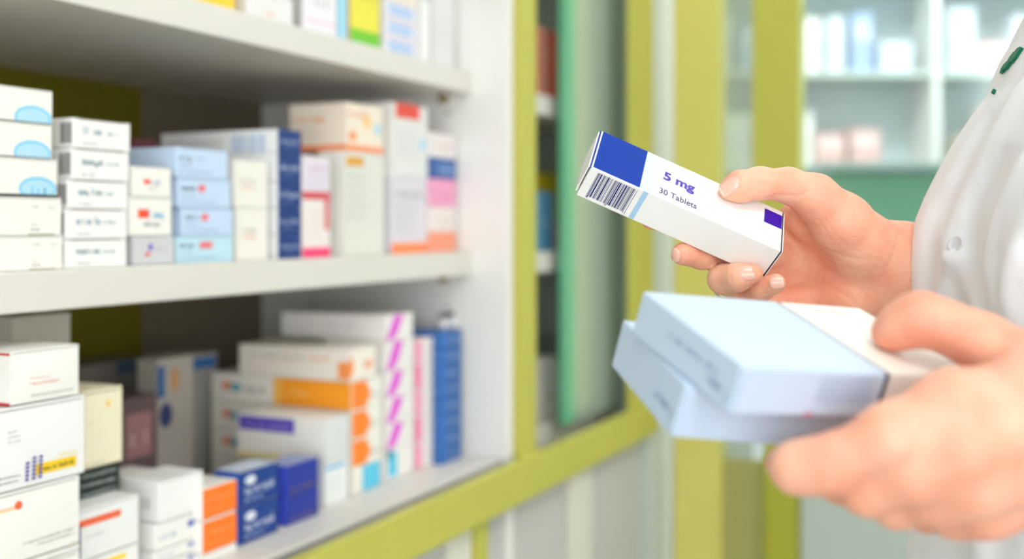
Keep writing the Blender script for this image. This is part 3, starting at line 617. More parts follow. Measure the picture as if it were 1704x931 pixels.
# ------------------------------------------------------------------ cartons held in the hands
def held(name, origin, ax, dims, paint, label, base=WH, seams=True):
    """a carton with its own axes: origin corner, three edge directions"""
    e = empty(name, Vector(origin)+Vector((0, 0, H)), 0, label=label, cat='box')
    a0, a1, a2 = [Vector(a).normalized() for a in ax]
    M = Matrix(((a0.x, a1.x, a2.x, 0), (a0.y, a1.y, a2.y, 0), (a0.z, a1.z, a2.z, 0), (0, 0, 0, 1)))
    return e, M
def decal_mesh(quads, face, eps, dims):
    pass
class Held:
    def __init__(s, origin, ax, dims):
        s.o = Vector(origin); s.a = [Vector(a).normalized() for a in ax]; s.d = dims; s.bm = bmesh.new(); s.mats = []
        s.c = s.o+sum((s.a[i]*dims[i]/2 for i in range(3)), Vector())
    def P3(s, u, v, w_): return s.o+s.a[0]*u+s.a[1]*v+s.a[2]*w_ - s.c
    def mi(s, m):
        if m not in s.mats: s.mats.append(m)
        return s.mats.index(m)
    def box(s, u0, u1, v0, v1, w0, w1, m, bev=.0004):
        n0 = len(s.bm.verts); b2 = bmesh.new(); box_bm(b2, u0, u1, v0, v1, w0, w1, bev)
        i = s.mi(m)
        vm = {v: s.bm.verts.new(s.P3(*v.co)) for v in b2.verts}
        for f in b2.faces:
            g = s.bm.faces.new([vm[v] for v in f.verts]); g.material_index = i
        b2.free()
    def quad(s, pts, m, e=0.00012):
        # pts in (u,v,w); pushed outwards from the centre face it lies on
        i = s.mi(m); out = []
        for p in pts:
            q = list(p)
            for k in range(3):
                if all(abs(t[k]-0) < 1e-9 for t in pts): q[k] -= e
                elif all(abs(t[k]-s.d[k]) < 1e-9 for t in pts): q[k] += e
            out.append(s.bm.verts.new(s.P3(*q)))
        f = s.bm.faces.new(out); f.material_index = i
    def fin(s, name, parent):
        bmesh.ops.recalc_face_normals(s.bm, faces=[f for f in s.bm.faces])
        return link(name, mesh_of(s.bm, name), parent, s.mats)
def text_mesh(txt, size, ox, oy, sxx=1.0, shear=0.0, bold=0.0):
    cu = bpy.data.curves.new('t', 'FONT'); cu.body = txt; cu.size = size; cu.offset = bold; cu.resolution_u = 6
    o = bpy.data.objects.new('t', cu); COL.objects.link(o); bpy.context.view_layer.update()
    me = bpy.data.meshes.new_from_object(o.evaluated_get(bpy.context.evaluated_depsgraph_get()))
    vs = [v.co.copy() for v in me.vertices]; fs_ = [list(p.vertices) for p in me.polygons]
    bpy.data.objects.remove(o); bpy.data.curves.remove(cu); bpy.data.meshes.remove(me)
    x0 = min(v.x for v in vs); x1 = max(v.x for v in vs)
    return [((v.x-x0)*sxx+ox+shear*v.y, v.y+oy) for v in vs], fs_, (x1-x0)
# the carton being read: label face (w=0), barcode face (v=0)
ho, hd = (0.0452, 0.635, 0.0332), (0.1195, 0.0383, 0.0227)
hax = ((0.9135, 0.0551, -0.403), (0.2177, 0.7707, 0.5988), (-0.3436, 0.6348, -0.6921))
hb = Held(ho, hax, hd)
e_h = empty('medicine_carton', hb.c+Vector((0, 0, H)), 0, label='white carton printed 5 mg 30 Tablets with blue panel and barcode, in the far hand', cat='box')
cw = mat('held_carton_board', lin(245, 244, 240), .6, .2, var=.005)
hb.box(0, hd[0], 0, hd[1], 0, hd[2], cw, .0005)
BLUE = mat('print_blue', lin(2, 56, 158), .6, .15); PBL = mat('print_pale_blue', lin(200, 228, 246), .4, .4); NAVY = mat('print_navy', lin(14, 20, 105), .7, .08); PUR = mat('print_purple', lin(60, 14, 165), .55, .2); PTX = mat('print_violet_text', lin(66, 30, 170), .4); GTX = mat('print_grey_text', lin(96, 90, 130), .6, .1)
def q2(u0, u1, v0, v1, face, m, e=.00012):
    if face == 'L': hb.quad([(u0, v0, 0), (u1, v0, 0), (u1, v1, 0), (u0, v1, 0)], m, e)
    else: hb.quad([(u0, 0, v0), (u1, 0, v0), (u1, 0, v1), (u0, 0, v1)], m, e)
q2(.0009, .0300, .0004, .0379, 'L', BLUE); q2(.0300, .0358, .0004, .0379, 'L', PBL)
q2(.0330, .0360, .0004, .0222, 'B', mat('print_mid_blue', lin(170, 208, 236), .4))
q2(.1076, .1191, .0205, .0338, 'L', PUR)
seq = [1,1,2,1,1,1,3,2,1,1,2,1,1,2,1,1,3,1,1,2,1,1,1,3,1,1,2,1,1,1,1,1,2,1,3,1,1,2,2,1,1,1,3,1,1,1,2,1,1,2,1,1,1,1,2,1,1,3,1]
tot = sum(seq); u = .0050; du = (.0298-.0050)/tot
for i, b in enumerate(seq):
    if i % 2 == 0:
        long_ = i in (0, 2, 28, 30, len(seq)-1, len(seq)-3)
        q2(u, u+du*b*.92, .0018, .0200 if not long_ else .0212, 'B', NAVY)
    u += du*b
for txt, size, ox, oy, wd, m, bold, shear in (('5 mg', .0106, .0425, .0184, .0200, PTX, .0004, 0), ('30 Tablets', .0074, .0416, .0038, .0238, GTX, .00010, 0)):
    vs, fs_, w0 = text_mesh(txt, size, 0, 0, 1, shear, bold)
    i = hb.mi(m); k = wd/w0
    bv = [hb.bm.verts.new(hb.P3(ox+x*k, oy+y, -.00025)) for x, y in vs]
    for f in fs_:
        try: g = hb.bm.faces.new([bv[j] for j in f]); g.material_index = i
        except ValueError: pass
hb.fin('carton_body', e_h)
# end flaps: left one stands slightly open, right one shut with a dark seam
fl = Held(ho, hax, hd); fl.c = hb.c
fl.box(-.0015, -.0003, .0006, .0375, .0008, .0020, cw, .0002); fl.box(-.0017, -.0008, .0020, .0365, .0010, .0215, cw, .0003)
fl.box(-.0009, -.0003, .0002, .0380, .0002, .0020, BLUE, .0001)
fl.fin('end_flap', e_h)
fl = Held(ho, hax, hd); fl.c = hb.c
fl.box(hd[0]+.0003, hd[0]+.0007, .0006, .0377, .0006, .0221, mat('flap_shadow_gap', lin(40, 38, 45), .7), .0001)
fl.box(hd[0]+.0009, hd[0]+.0014, .0003, .0380, .0003, .0224, cw, .0001)
fl.fin('end_flap', e_h)
# three cartons on the near hand
LB = mat('pale_blue_board', lin(200, 219, 238), .5, .25, var=.01); LBe = mat('pale_blue_board_edge', lin(196, 212, 232), .5, .25); DK = mat('navy_print_band', lin(40, 36, 70), .45); PT = mat('faint_blue_print', lin(150, 170, 205), .45); PK = mat('faint_red_print', lin(205, 120, 150), .45)
def stack_carton(o, ax, d, label, m, extra, flapcol):
    b = Held(o, ax, d); e = empty('medicine_carton', b.c+Vector((0, 0, H)), 0, label=label, cat='box')
    b.box(0, d[0], 0, d[1], 0, d[2], m, .0007)
    extra(b); b.fin('carton_body', e)
    f = Held(o, ax, d); f.c = b.c
    f.box(.0008, d[0]-.0008, -.0012, -.0003, .0008, d[2]-.0006, flapcol, .0003); f.fin('end_flap', e)
    return b
axA = ((.8935, .4398, -.0904), (-.3918, .862, .3215), (-.2193, .2519, -.9426))
dA = (.0745, .0772, .0204); oA = Vector((.0886, .43, -.0542))
def exA(b):
    d = b.d
    for q in bars(5, .012, .05, 0, .0035): b.quad([(0, q[0], .008+q[2]), (0, q[1], .008+q[2]), (0, q[1], .008+q[3]), (0, q[0], .008+q[3])], PT)
    for q in bars(8, .004, .020, 0, .005): b.quad([(0, q[0], .0125+q[2]), (0, q[1], .0125+q[2]), (0, q[1], .0125+q[3]), (0, q[0], .0125+q[3])], PT)
    for r in range(6):
        for q in bars(20+r, .04, .068, 0, .0012): b.quad([(q[0], -.0, .003+r*.002+q[2]), (q[1], 0, .003+r*.002+q[2]), (q[1], 0, .003+r*.002+q[3]), (q[0], 0, .003+r*.002+q[3])], PT, .0014)
    b.quad([(.036, 0, .0186), (.041, 0, .0186), (.041, 0, .0200), (.036, 0, .0200)], PK, .0015)
    b.box(d[0]+.0001, d[0]+.0011, -.001, d[1], .0004, d[2], DK, .0002)
stack_carton(oA, axA, dA, 'pale blue carton lying on top of the stack in the near hand', LB, exA, LBe)
axB = ((.9364, .3258, -.1308), (-.2741, .9113, .3073), (-.2193, .2519, -.9426))
oB = Vector((.0709, .4561, -.0651))+Vector(axB[2])*.0003; dB = (.0900, .0696, .0235)
def exB(b):
    for q in bars(8, .004, .022, 0, .005): b.quad([(0, q[0], .013+q[2]), (0, q[1], .013+q[2]), (0, q[1], .013+q[3]), (0, q[0], .013+q[3])], PT)
    b.box(b.d[0]+.0001, b.d[0]+.0011, -.001, b.d[1], .0004, b.d[2], DK, .0002)
    b.quad([(.076, 0, .001), (.0895, 0, .001), (.0895, 0, .013)], DK, .0014)
stack_carton(oB, axB, dB, 'pale blue carton lying askew beneath the top one in the near hand', LB, exB, LBe)
dC = (.050, .0760, .0204); oC = oA+Vector(axA[0])*(dA[0]+.0022)+Vector(axA[1])*.001
CWm = mat('warm_white_board', lin(244, 242, 232), .42, .35, var=.01)
def exC(b):
    for q in bars(9, .012, .034, 0, .0035): b.quad([(q[0], .066+q[2], 0), (q[1], .066+q[2], 0), (q[1], .066+q[3], 0), (q[0], .066+q[3], 0)], mat('grey_print', lin(190, 190, 185), .5))
stack_carton(oC, axA, dC, 'off white carton beside the pale blue ones, pinned under the near thumb', CWm, exC, CWm)

# ------------------------------------------------------------------ the person: one signed distance field, meshed
def v3(p): return np.array([p[0], p[1], p[2]], float)
def smin(a, b, k):
    h = np.clip(.5+.5*(b-a)/k, 0, 1); return b+(a-b)*h-k*h*(1-h)
def cap(X, a, b, ra, rb):
    a, b = v3(a), v3(b); ab = b-a; t = np.clip(((X-a)@ab)/(ab@ab+1e-12), 0, 1)
    return np.linalg.norm(X-(a+t[..., None]*ab), axis=-1)-(ra+(rb-ra)*t)
def ell(X, c, r, R=None):
    Y = X-v3(c)
    if R is not None: Y = Y@R
    r = np.array(r, float); q = np.linalg.norm(Y/r, axis=-1); g = np.linalg.norm(Y/(r*r), axis=-1)+1e-9
    return q*(q-1)/g
def chain(X, pts, k=.003):
    """pts: (position, radius); a smooth chain of tapered capsules"""
    d = None
    for (a, ra), (b, rb) in zip(pts[:-1], pts[1:]):
        c = cap(X, a, b, ra, rb); d = c if d is None else smin(d, c, k)
    return d
def JP(px, py, D, r): return (P(px, py, D), r*D/F)
def surface(fn, lo, hi, h):
    """naive surface nets over a box; evaluates the field sparsely"""
    lo = np.array(lo, float); hi = np.array(hi, float); n = np.ceil((hi-lo)/h).astype(int)+1
    hc = 6; nc = np.ceil(n/hc).astype(int)+1
    ax = [lo[i]+h*hc*np.arange(nc[i]) for i in range(3)]
    G = np.stack(np.meshgrid(*ax, indexing='ij'), -1); Vc = fn(G.reshape(-1, 3)).reshape(nc)
    N = (nc-1)*hc+1
    V = np.empty(N, np.float32)
    # trilinear upsample first, refine near the surface
    t = np.arange(hc)/hc
    def up(A, axis):
        A = np.moveaxis(A, axis, 0); B = A[:-1, None]*(1-t)[None, :].reshape(1, hc, *([1]*(A.ndim-1)))+A[1:, None]*t.reshape(1, hc, *([1]*(A.ndim-1)))
        B = B.reshape(-1, *A.shape[1:]); B = np.concatenate([B, A[-1:]], 0); return np.moveaxis(B, 0, axis)
    V = up(up(up(Vc, 0), 1), 2)
    near = np.abs(V) < h*hc*1.1
    idx = np.argwhere(near)
    X = lo+idx*h; out = np.empty(len(X))
    for i in range(0, len(X), 200000): out[i:i+200000] = fn(X[i:i+200000])
    V[near] = out
    S = V < 0
    c = [S[i:N[0]-1+i, j:N[1]-1+j, k:N[2]-1+k] for i in (0, 1) for j in (0, 1) for k in (0, 1)]
    cnt = sum(x.astype(np.int8) for x in c); act = (cnt > 0) & (cnt < 8); ci = np.argwhere(act)
    vid = -np.ones(act.shape, int); vid[act] = np.arange(len(ci))
    acc = np.zeros((len(ci), 3)); m = np.zeros(len(ci))
    corners = [np.array(q) for q in ((0,0,0),(0,0,1),(0,1,0),(0,1,1),(1,0,0),(1,0,1),(1,1,0),(1,1,1))]
    for a in range(8):
        for b in range(a+1, 8):
            if abs(corners[a]-corners[b]).sum() != 1: continue
            pa, pb = ci+corners[a], ci+corners[b]
            va, vb = V[tuple(pa.T)], V[tuple(pb.T)]; x = (va < 0) != (vb < 0)
            tt = np.where(x, va/(va-vb+1e-20), 0)
            acc += np.where(x[:, None], pa+(pb-pa)*tt[:, None], 0); m += x
    verts = lo+h*acc/m[:, None]
    quads = []
    for ax_ in range(3):
        o1, o2 = [(1, 2), (2, 0), (0, 1)][ax_]
        e = [np.array([0, 0, 0]) for _ in range(3)]
        d = np.zeros(3, int); d[ax_] = 1
        A = S[tuple(slice(0, N[i]-d[i]) for i in range(3))]; B = S[tuple(slice(d[i], N[i]) for i in range(3))]
        ed = np.argwhere(A != B)
        u = np.zeros(3, int); u[o1] = 1; v = np.zeros(3, int); v[o2] = 1
        ok = (ed[:, o1] > 0) & (ed[:, o2] > 0) & (ed[:, o1] < act.shape[o1]) & (ed[:, o2] < act.shape[o2]) & (ed[:, ax_] < act.shape[ax_])
        ed = ed[ok]; sg = A[tuple(ed.T)]
        q = np.stack([vid[tuple((ed-u-v).T)], vid[tuple((ed-v).T)], vid[tuple(ed.T)], vid[tuple((ed-u).T)]], 1)
        q[~sg] = q[~sg][:, ::-1]; quads.append(q)
    q = np.concatenate(quads); q = q[(q >= 0).all(1)]
    return verts, q
def np_mesh(name, parts, smooth=True):
    vs, qs, off = [], [], 0
    for v, q in parts: vs.append(v); qs.append(q+off); off += len(v)
    vs = np.concatenate(vs); qs = np.concatenate(qs)
    me = bpy.data.meshes.new(name); me.vertices.add(len(vs)); me.vertices.foreach_set('co', vs.astype(np.float32).ravel())
    me.loops.add(len(qs)*4); me.loops.foreach_set('vertex_index', qs.astype(np.int32).ravel())
    me.polygons.add(len(qs)); me.polygons.foreach_set('loop_start', np.arange(0, len(qs)*4, 4, dtype=np.int32))
    me.update(calc_edges=True); me.validate()
    me.polygons.foreach_set('use_smooth', [smooth]*len(me.polygons)); return me

# ---- far hand (reading hand), holding the white carton
RH_palm = [
 [JP(1492, 425, .705, 46), JP(1400, 400, .712, 44), JP(1322, 392, .722, 31)],
 [JP(1492, 445, .708, 46), JP(1400, 430, .715, 44), JP(1322, 425, .725, 31)],
 [JP(1490, 470, .706, 44), JP(1400, 468, .712, 44), JP(1328, 460, .720, 30)],
 [JP(1486, 490, .702, 44), JP(1410, 502, .702, 46), JP(1342, 500, .708, 29)],
 [JP(1405, 388, .697, 50), JP(1345, 366, .700, 30), JP(1318, 360, .705, 22)]]
RH_thumb = [JP(1211, 317, .6570, 15), JP(1230, 311, .6575, 25), JP(1264, 305.5, .6620, 25.5), JP(1312, 309, .6690, 28), JP(1356, 328, .676, 37), JP(1400, 372, .684, 50), JP(1436, 412, .692, 56), JP(1490, 452, .702, 58)]
RH_index = [JP(1316, 390, .722, 29), JP(1195, 384, .700, 24), JP(1120, 370, .678, 19), JP(1082, 367, .668, 15)]
RH_middle = [JP(1318, 425, .722, 30), JP(1222, 426, .689, 23), JP(1168, 428, .667, 20), JP(1136, 423, .656, 19)]
RH_ring = [JP(1328, 462, .718, 29), JP(1232, 480, .702, 25), JP(1203, 465, .662, 24), JP(1228, 462, .651, 23), JP(1252, 456, .6475, 17.5)]
RH_pinky = [JP(1342, 500, .706, 27), JP(1268, 508, .700, 22), JP(1240, 494, .676, 20), JP(1266, 482, .657, 19), JP(1291, 472, .648, 16.5)]
wristR = [JP(1478, 450, .700, 58), JP(1520, 455, .707, 63), JP(1600, 468, .725, 68)]
elbowR = (Vector((.415, .86, H-.15)), .043)
CREASE_R = [   # skin folds: pixel polylines on the visible side with depth and width
 ([(1302, 408, .690), (1340, 414, .684), (1385, 424, .676), (1425, 430, .674), (1452, 425, .678)], .0007),
 ([(1305, 432, .700), (1345, 455, .695), (1385, 480, .688), (1420, 500, .684)], .0007),
 ([(1462, 405, .680), (1452, 440, .676), (1450, 475, .672), (1440, 508, .672)], .0006),
 ([(1474, 402, .683), (1466, 440, .680), (1462, 475, .676), (1450, 512, .676)], .0008),
 ([(1262, 332, .644), (1268, 322, .637), (1268, 305, .633)], .0007),
 ([(1308, 337, .652), (1322, 328, .646), (1328, 316, .642)], .0006),
 ([(1290, 340, .655), (1335, 335, .655), (1362, 318, .650)], .0008),
]
def field_R(X):
    pal = None
    for c in RH_palm:
        d = chain(X, c, .008); pal = d if pal is None else smin(pal, d, .012)
    pal = smin(pal, chain(X, wristR+[elbowR], .02), .018)
    th = chain(X, RH_thumb, .005); pal = smin(pal, th, .006)
    f = None
    for c in (RH_index, RH_middle, RH_ring, RH_pinky):
        d = chain(X, c, .0035); f = d if f is None else smin(f, d, .0012)
    return smin(pal, f, .004)
def project_to(fn, p, n=12):
    p = v3(p)
    for _ in range(n):
        g = np.array([fn((p+e)[None])[0]-fn((p-e)[None])[0] for e in np.eye(3)*.0005])/.001
        p = p-g*fn(p[None])[0]/(g@g+1e-9)
    return p
def with_creases(fn, cr, depth=1.0):
    segs = []
    for pl, wd in cr:
        q = [project_to(fn, P(*p)) for p in pl]
        # resample so the fold follows the skin
        r = [q[0]]
        for a, b in zip(q[:-1], q[1:]):
            for t in (.25, .5, .75, 1): r.append(project_to(fn, a+(b-a)*t, 3))
        segs += [(a, b, wd) for a, b in zip(r[:-1], r[1:])]
    def g(X):
        d = fn(X)
        nr = np.abs(d) < .006
        if nr.any():
            Y = X[nr]; add = np.zeros(len(Y))
            for a, b, wd in segs:
                ab = b-a; t = np.clip(((Y-a)@ab)/(ab@ab+1e-12), 0, 1); r = np.linalg.norm(Y-(a+t[:, None]*ab), axis=-1)
                add = np.maximum(add, wd*depth*np.exp(-(r/(wd*1.3))**2))
            d = d.copy(); d[nr] = d[nr]+add
        return d
    return g
# the hand gives way to the carton: flesh pressed flat against its faces
hc_, ha_ = v3(hb.c)+np.array([0, 0, H]), np.array([v3(a) for a in hb.a])
def box_sd(X, c, A, dims, grow=0.0):
    Y = np.abs((X-c)@A.T)-(np.array(dims)/2+grow); return np.linalg.norm(np.maximum(Y, 0), axis=-1)+np.minimum(Y.max(-1), 0)
def press(fn, boxes):
    def g(X):
        d = fn(X)
        for c, A, dm in boxes: d = np.maximum(d, -box_sd(X, c, A, dm, .0004))
        return d
    return g
CREASE_R += [([(1400, 345, .668), (1425, 375, .672), (1440, 410, .676)], .0004), ([(1370, 365, .664), (1395, 395, .668), (1425, 420, .674)], .0004), ([(1345, 352, .664), (1362, 385, .664), (1390, 418, .670)], .0004),
 ([(1350, 440, .690), (1400, 446, .682), (1440, 448, .676)], .0005), ([(1340, 475, .700), (1370, 470, .694), (1405, 462, .686)], .0004), ([(1500, 398, .690), (1496, 440, .686), (1494, 480, .684)], .0005), ([(1330, 318, .652), (1345, 328, .655), (1352, 344, .660)], .0005)]
fR = press(with_creases(field_R, CREASE_R, 1.35), [(hc_, ha_, hd)])
mR = surface(fR, (.070, .622, H-.075), (.345, .80, H+.052), .00125)

# ---- near hand, carrying the three cartons
LH_back = [
 [JP(1860, 650, .465, 66), JP(1720, 655, .452, 66), JP(1586, 678, .428, 55)],
 [JP(1860, 700, .455, 70), JP(1730, 715, .440, 66), JP(1600, 752, .420, 52)],
 [JP(1860, 745, .455, 68), JP(1740, 775, .440, 64), JP(1618, 806, .424, 50)],
 [JP(1860, 780, .465, 62), JP(1750, 815, .452, 58), JP(1642, 846, .440, 44)]]
LH_thumb = [JP(1480, 556, .493, 29), JP(1500, 543, .489, 36), JP(1532, 530, .484, 41), JP(1578, 546, .480, 40), JP(1632, 570, .474, 46), JP(1720, 625, .466, 66), JP(1830, 680, .466, 80)]
LH_index = [JP(1588, 676, .428, 54), JP(1480, 725, .424, 47), JP(1382, 774, .432, 44), JP(1326, 779, .438, 38), JP(1300, 772, .458, 28)]
LH_middle = [JP(1604, 752, .420, 50), JP(1520, 790, .426, 44), JP(1444, 812, .438, 42), JP(1400, 800, .468, 34), JP(1392, 778, .492, 29)]
LH_ring = [JP(1620, 806, .424, 48), JP(1560, 830, .434, 41), JP(1492, 838, .450, 37), JP(1450, 815, .480, 31), JP(1440, 790, .504, 27)]
LH_pinky = [JP(1642, 846, .440, 42), JP(1590, 858, .452, 34), JP(1540, 850, .474, 30), JP(1505, 822, .500, 26), JP(1498, 800, .515, 23)]
wristL = [JP(1860, 716, .462, 104), JP(1960, 720, .460, 108), JP(2100, 740, .450, 118)]
elbowL = (Vector((.435, .37, H-.165)), .043)
def field_L(X):
    pal = None
    for c in LH_back:
        d = chain(X, c, .008); pal = d if pal is None else smin(pal, d, .006)
    pal = smin(pal, chain(X, wristL+[elbowL], .02), .02)
    pal = smin(pal, chain(X, LH_thumb, .006), .010)
    f = None
    for c in (LH_index, LH_middle, LH_ring, LH_pinky):
        d = chain(X, c, .008); f = d if f is None else smin(f, d, .005)
    return smin(pal, f, .010)
def bx_of(o, ax, d):
    A = np.array([v3(Vector(a).normalized()) for a in ax]); c = v3(o)+A.T@(np.array(d)/2)+np.array([0, 0, H]); return (c, A, d)
fL = press(field_L, [bx_of(oA, axA, (dA[0]+.0022, dA[1], dA[2])), bx_of(oB, axB, (dB[0]+.0022, dB[1], dB[2])), bx_of(oC, axA, dC)])
mL = surface(fL, (.10, .355, H-.150), (.30, .56, H-.012), .0018)

# ---- rest of the body, coarser, hidden joints lie under the short sleeves
TC = Vector((.395, .61, 0))            # torso axis
shR, shL = Vector((.42, .775, H+.115)), Vector((.42, .445, H+.115))
HC = Vector((.375, .605, H+.335))      # head centre
def field_B(X):
    d = ell(X, (.405, .61, H+.0), (.105, .150, .20))
    d = smin(d, ell(X, (.405, .61, H-.22), (.10, .145, .16)), .05)
    d = smin(d, ell(X, (.415, .61, H-.38), (.100, .145, .16)), .05)
    d = smin(d, cap(X, shR, shL, .055, .055), .04)
    d = smin(d, cap(X, (.41, .61, H+.11), (.385, .607, H+.26), .058, .050), .03)
    for sh, el in ((shR, elbowR[0]), (shL, elbowL[0])): d = smin(d, cap(X, sh, el, .052, .040), .03)
    d = smin(d, chain(X, [elbowR, (v3(P(1600, 468, .725)), .0265)], .01), .01)
    d = smin(d, chain(X, [elbowL, (v3(P(2100, 740, .45)), .0285)], .01), .01)
    for sg in (-1, 1):
        hip = (.42, .61+sg*.085, H-.47); kn = (.41, .61+sg*.09, .47); an = (.43, .61+sg*.09, .09)
        d = smin(d, cap(X, hip, kn, .085, .055), .03); d = smin(d, cap(X, kn, an, .055, .037), .02)
    return d
def field_head(X):
    c = v3(HC); f = np.array([-1, -.05, -.30]); f /= np.linalg.norm(f); sd = np.cross([0, 0, 1], f); sd /= np.linalg.norm(sd); u = np.cross(f, sd)
    R = np.stack([f, sd, u], 1)                      # local axes: forward, side, up
    L = lambda a, b, c_: c+R@np.array([a, b, c_])
    d = ell(X, L(-.012, 0, .03), (.092, .073, .088), R)
    d = smin(d, ell(X, L(.020, 0, -.04), (.068, .058, .072), R), .03)
    d = smin(d, ell(X, L(.058, 0, -.088), (.022, .024, .018), R), .02)          # chin
    d = smin(d, cap(X, L(.086, 0, .005), L(.103, 0, -.030), .007, .011), .008)   # nose
    for s in (-1, 1):
        d = smin(d, ell(X, L(.094, s*.011, -.033), (.007, .006, .005), R), .004)
        d = smin(d, ell(X, L(.066, s*.034, -.030), (.022, .02, .02), R), .02)    # cheek
        d = smin(d, cap(X, L(.084, s*.012, .022), L(.074, s*.046, .022), .006, .005), .01)  # brow
        e_ = ell(X, L(.089, s*.031, .004), (.013, .016, .009), R); d = -smin(-d, e_, .006)    # eye socket
        d = smin(d, ell(X, L(-.008, s*.074, -.008), (.017, .007, .030), R), .006)  # ear
    d = smin(d, cap(X, L(.085, -.020, -.058), L(.085, .020, -.058), .0045, .0045), .004)
    d = smin(d, cap(X, L(.092, -.010, -.055), L(.092, .010, -.055), .0045, .0045), .003)
    d = smin(d, cap(X, L(.089, -.012, -.066), L(.089, .012, -.066), .0055, .0055), .003)
    m_ = cap(X, L(.099, -.018, -.0605), L(.099, .018, -.0605), .0014, .0014); d = -smin(-d, m_, .002)
    neck = cap(X, L(-.03, 0, -.05), (.39, .607, H+.20), .050, .050); return smin(d, neck, .03), L, R
_, HL, HR = field_head(np.zeros((1, 3)))
mB = surface(field_B, (.15, .30, 0.03), (.60, .95, H+.24), .0065)
def clip_out(m, boxes):
    v, q = m; inside = np.zeros(len(v), bool)
    for lo, hi in boxes: inside |= ((v > np.array(lo)) & (v < np.array(hi))).all(1)
    keep = ~inside[q].any(1); return v, q[keep]
mB = clip_out(mB, [((0, .63, H-.075), (.338, .79, H+.052)), ((0, .36, H-.145), (.293, .555, H-.02))])
mH = surface(lambda X: field_head(X)[0], (.22, .48, H+.185), (.52, .73, H+.47), .004)
skin = mat('skin', lin(240, 186, 156), .5, .3)
nt = skin.node_tree; b = nt.nodes['Principled BSDF']
b.inputs['Subsurface Weight'].default_value = .20; b.inputs['Subsurface Radius'].default_value = (1.0, .32, .18); b.inputs['Subsurface Scale'].default_value = .006
tc = nt.nodes.new('ShaderNodeTexCoord')
n1 = nt.nodes.new('ShaderNodeTexNoise'); n1.inputs['Scale'].default_value = 34; n1.inputs['Detail'].default_value = 5; nt.links.new(tc.outputs['Object'], n1.inputs['Vector'])
rmp = nt.nodes.new('ShaderNodeValToRGB'); rmp.color_ramp.elements[0].position = .34; rmp.color_ramp.elements[1].position = .66
rmp.color_ramp.elements[0].color = (*lin(240, 160, 132), 1); rmp.color_ramp.elements[1].color = (*lin(246, 190, 160), 1)
nt.links.new(n1.outputs['Fac'], rmp.inputs['Fac']); nt.links.new(rmp.outputs['Color'], b.inputs['Base Color'])
vo = nt.nodes.new('ShaderNodeTexVoronoi'); vo.inputs['Scale'].default_value = 620; vo.feature = 'DISTANCE_TO_EDGE'; nt.links.new(tc.outputs['Object'], vo.inputs['Vector'])
n2 = nt.nodes.new('ShaderNodeTexNoise'); n2.inputs['Scale'].default_value = 150; n2.inputs['Detail'].default_value = 5; n2.inputs['Distortion'].default_value = 1.5; nt.links.new(tc.outputs['Object'], n2.inputs['Vector'])
ad = nt.nodes.new('ShaderNodeMath'); ad.operation = 'MULTIPLY_ADD'; ad.inputs[1].default_value = .35; nt.links.new(vo.outputs['Distance'], ad.inputs[0]); nt.links.new(n2.outputs['Fac'], ad.inputs[2])
bp = nt.nodes.new('ShaderNodeBump'); bp.inputs['Strength'].default_value = .5; bp.inputs['Distance'].default_value = .0012; nt.links.new(ad.outputs[0], bp.inputs['Height']); nt.links.new(bp.outputs[0], b.inputs['Normal'])
person = empty('person', (.40, .61, 0), 0, label='person in a white coat reading one medicine carton and carrying three more', cat='person')
PINV = Matrix.Translation(Vector((-.40, -.61, 0)))
bodyme = np_mesh('body', [mR, mL, mB, mH]); body = link('body', bodyme, person, [skin]); body.matrix_basis = PINV
bvh = BVHTree.FromPolygons([tuple(v) for v in np.concatenate([mR[0], mL[0]])], [tuple(int(i) for i in q) for q in np.concatenate([mR[1], mL[1]+len(mR[0])])])
nailm = mat('fingernail', lin(244, 190, 170), .22, .5, coat=.4); naile = mat('nail_edge', lin(248, 222, 204), .3, .5)
def nail(px, py, dx, dy, length, width, r, rot=0.0):
    """nail centred where the pixel's ray meets the finger, growing along (dx, dy)"""
    org = Vector((0, 0, H)); dr = (P(px, py, 1.0)-org).normalized(); hit, nrm, i, dd = bvh.ray_cast(org, dr)
    if hit is None: return
    # smooth normal
    acc = Vector()
    for a in range(-1, 2):
        for b_ in range(-1, 2):
            h2, n2_, _, _ = bvh.ray_cast(org, (P(px+a*3, py+b_*3, 1.0)-org).normalized())
            if h2 is not None and (h2-hit).length < .006: acc += n2_
    n = acc.normalized()
    if n.dot(dr) > 0: n = -n
    t = Vector((dx, 0, -dy)); t = (t-n*t.dot(n)).normalized(); sd = n.cross(t)
    cen = hit-n*r; bm = bmesh.new(); nu, nv = 12, 12; top = []; 
    half = width/2/r
    for iu in range(nu+1):
        u = iu/nu; row = []
        along = (u-.5)*length
        wfac = (1-max(0, (.35-u)/.35)**2.2*.75) * (1-max(0, (u-.86)/.14)**2*.35)
        for iv in range(nv+1):
            v = (iv/nv*2-1); a = v*half*wfac
            lift = .00025+.00035*(1-abs(v)**4)*min(1, u*6)
            row.append(bm.verts.new(cen+(n*math.cos(a)+sd*math.sin(a))*(r+lift-.0012*(u-.5)**2*2)+t*along))
        top.append(row)
    for iu in range(nu):
        for iv in range(nv):
            f = bm.faces.new([top[iu][iv], top[iu+1][iv], top[iu+1][iv+1], top[iu][iv+1]]); f.smooth = True; f.material_index = 1 if iu >= nu-1 else 0
    r_ = bmesh.ops.extrude_face_region(bm, geom=list(bm.faces)); 
    for v in [g for g in r_['geom'] if isinstance(g, bmesh.types.BMVert)]: v.co -= n*.0006
    bmesh.ops.recalc_face_normals(bm, faces=bm.faces)
    o = link('fingernail', mesh_of(bm, 'fingernail'), person, [nailm, naile]); o.matrix_basis = PINV; return o
nail(1213, 309, -1, .42, .0125, .0098, .0075)
nail(1242, 454, 1, -.10, .0098, .0090, .0078)
nail(1292, 471, 1, -.12, .0080, .0078, .0062)
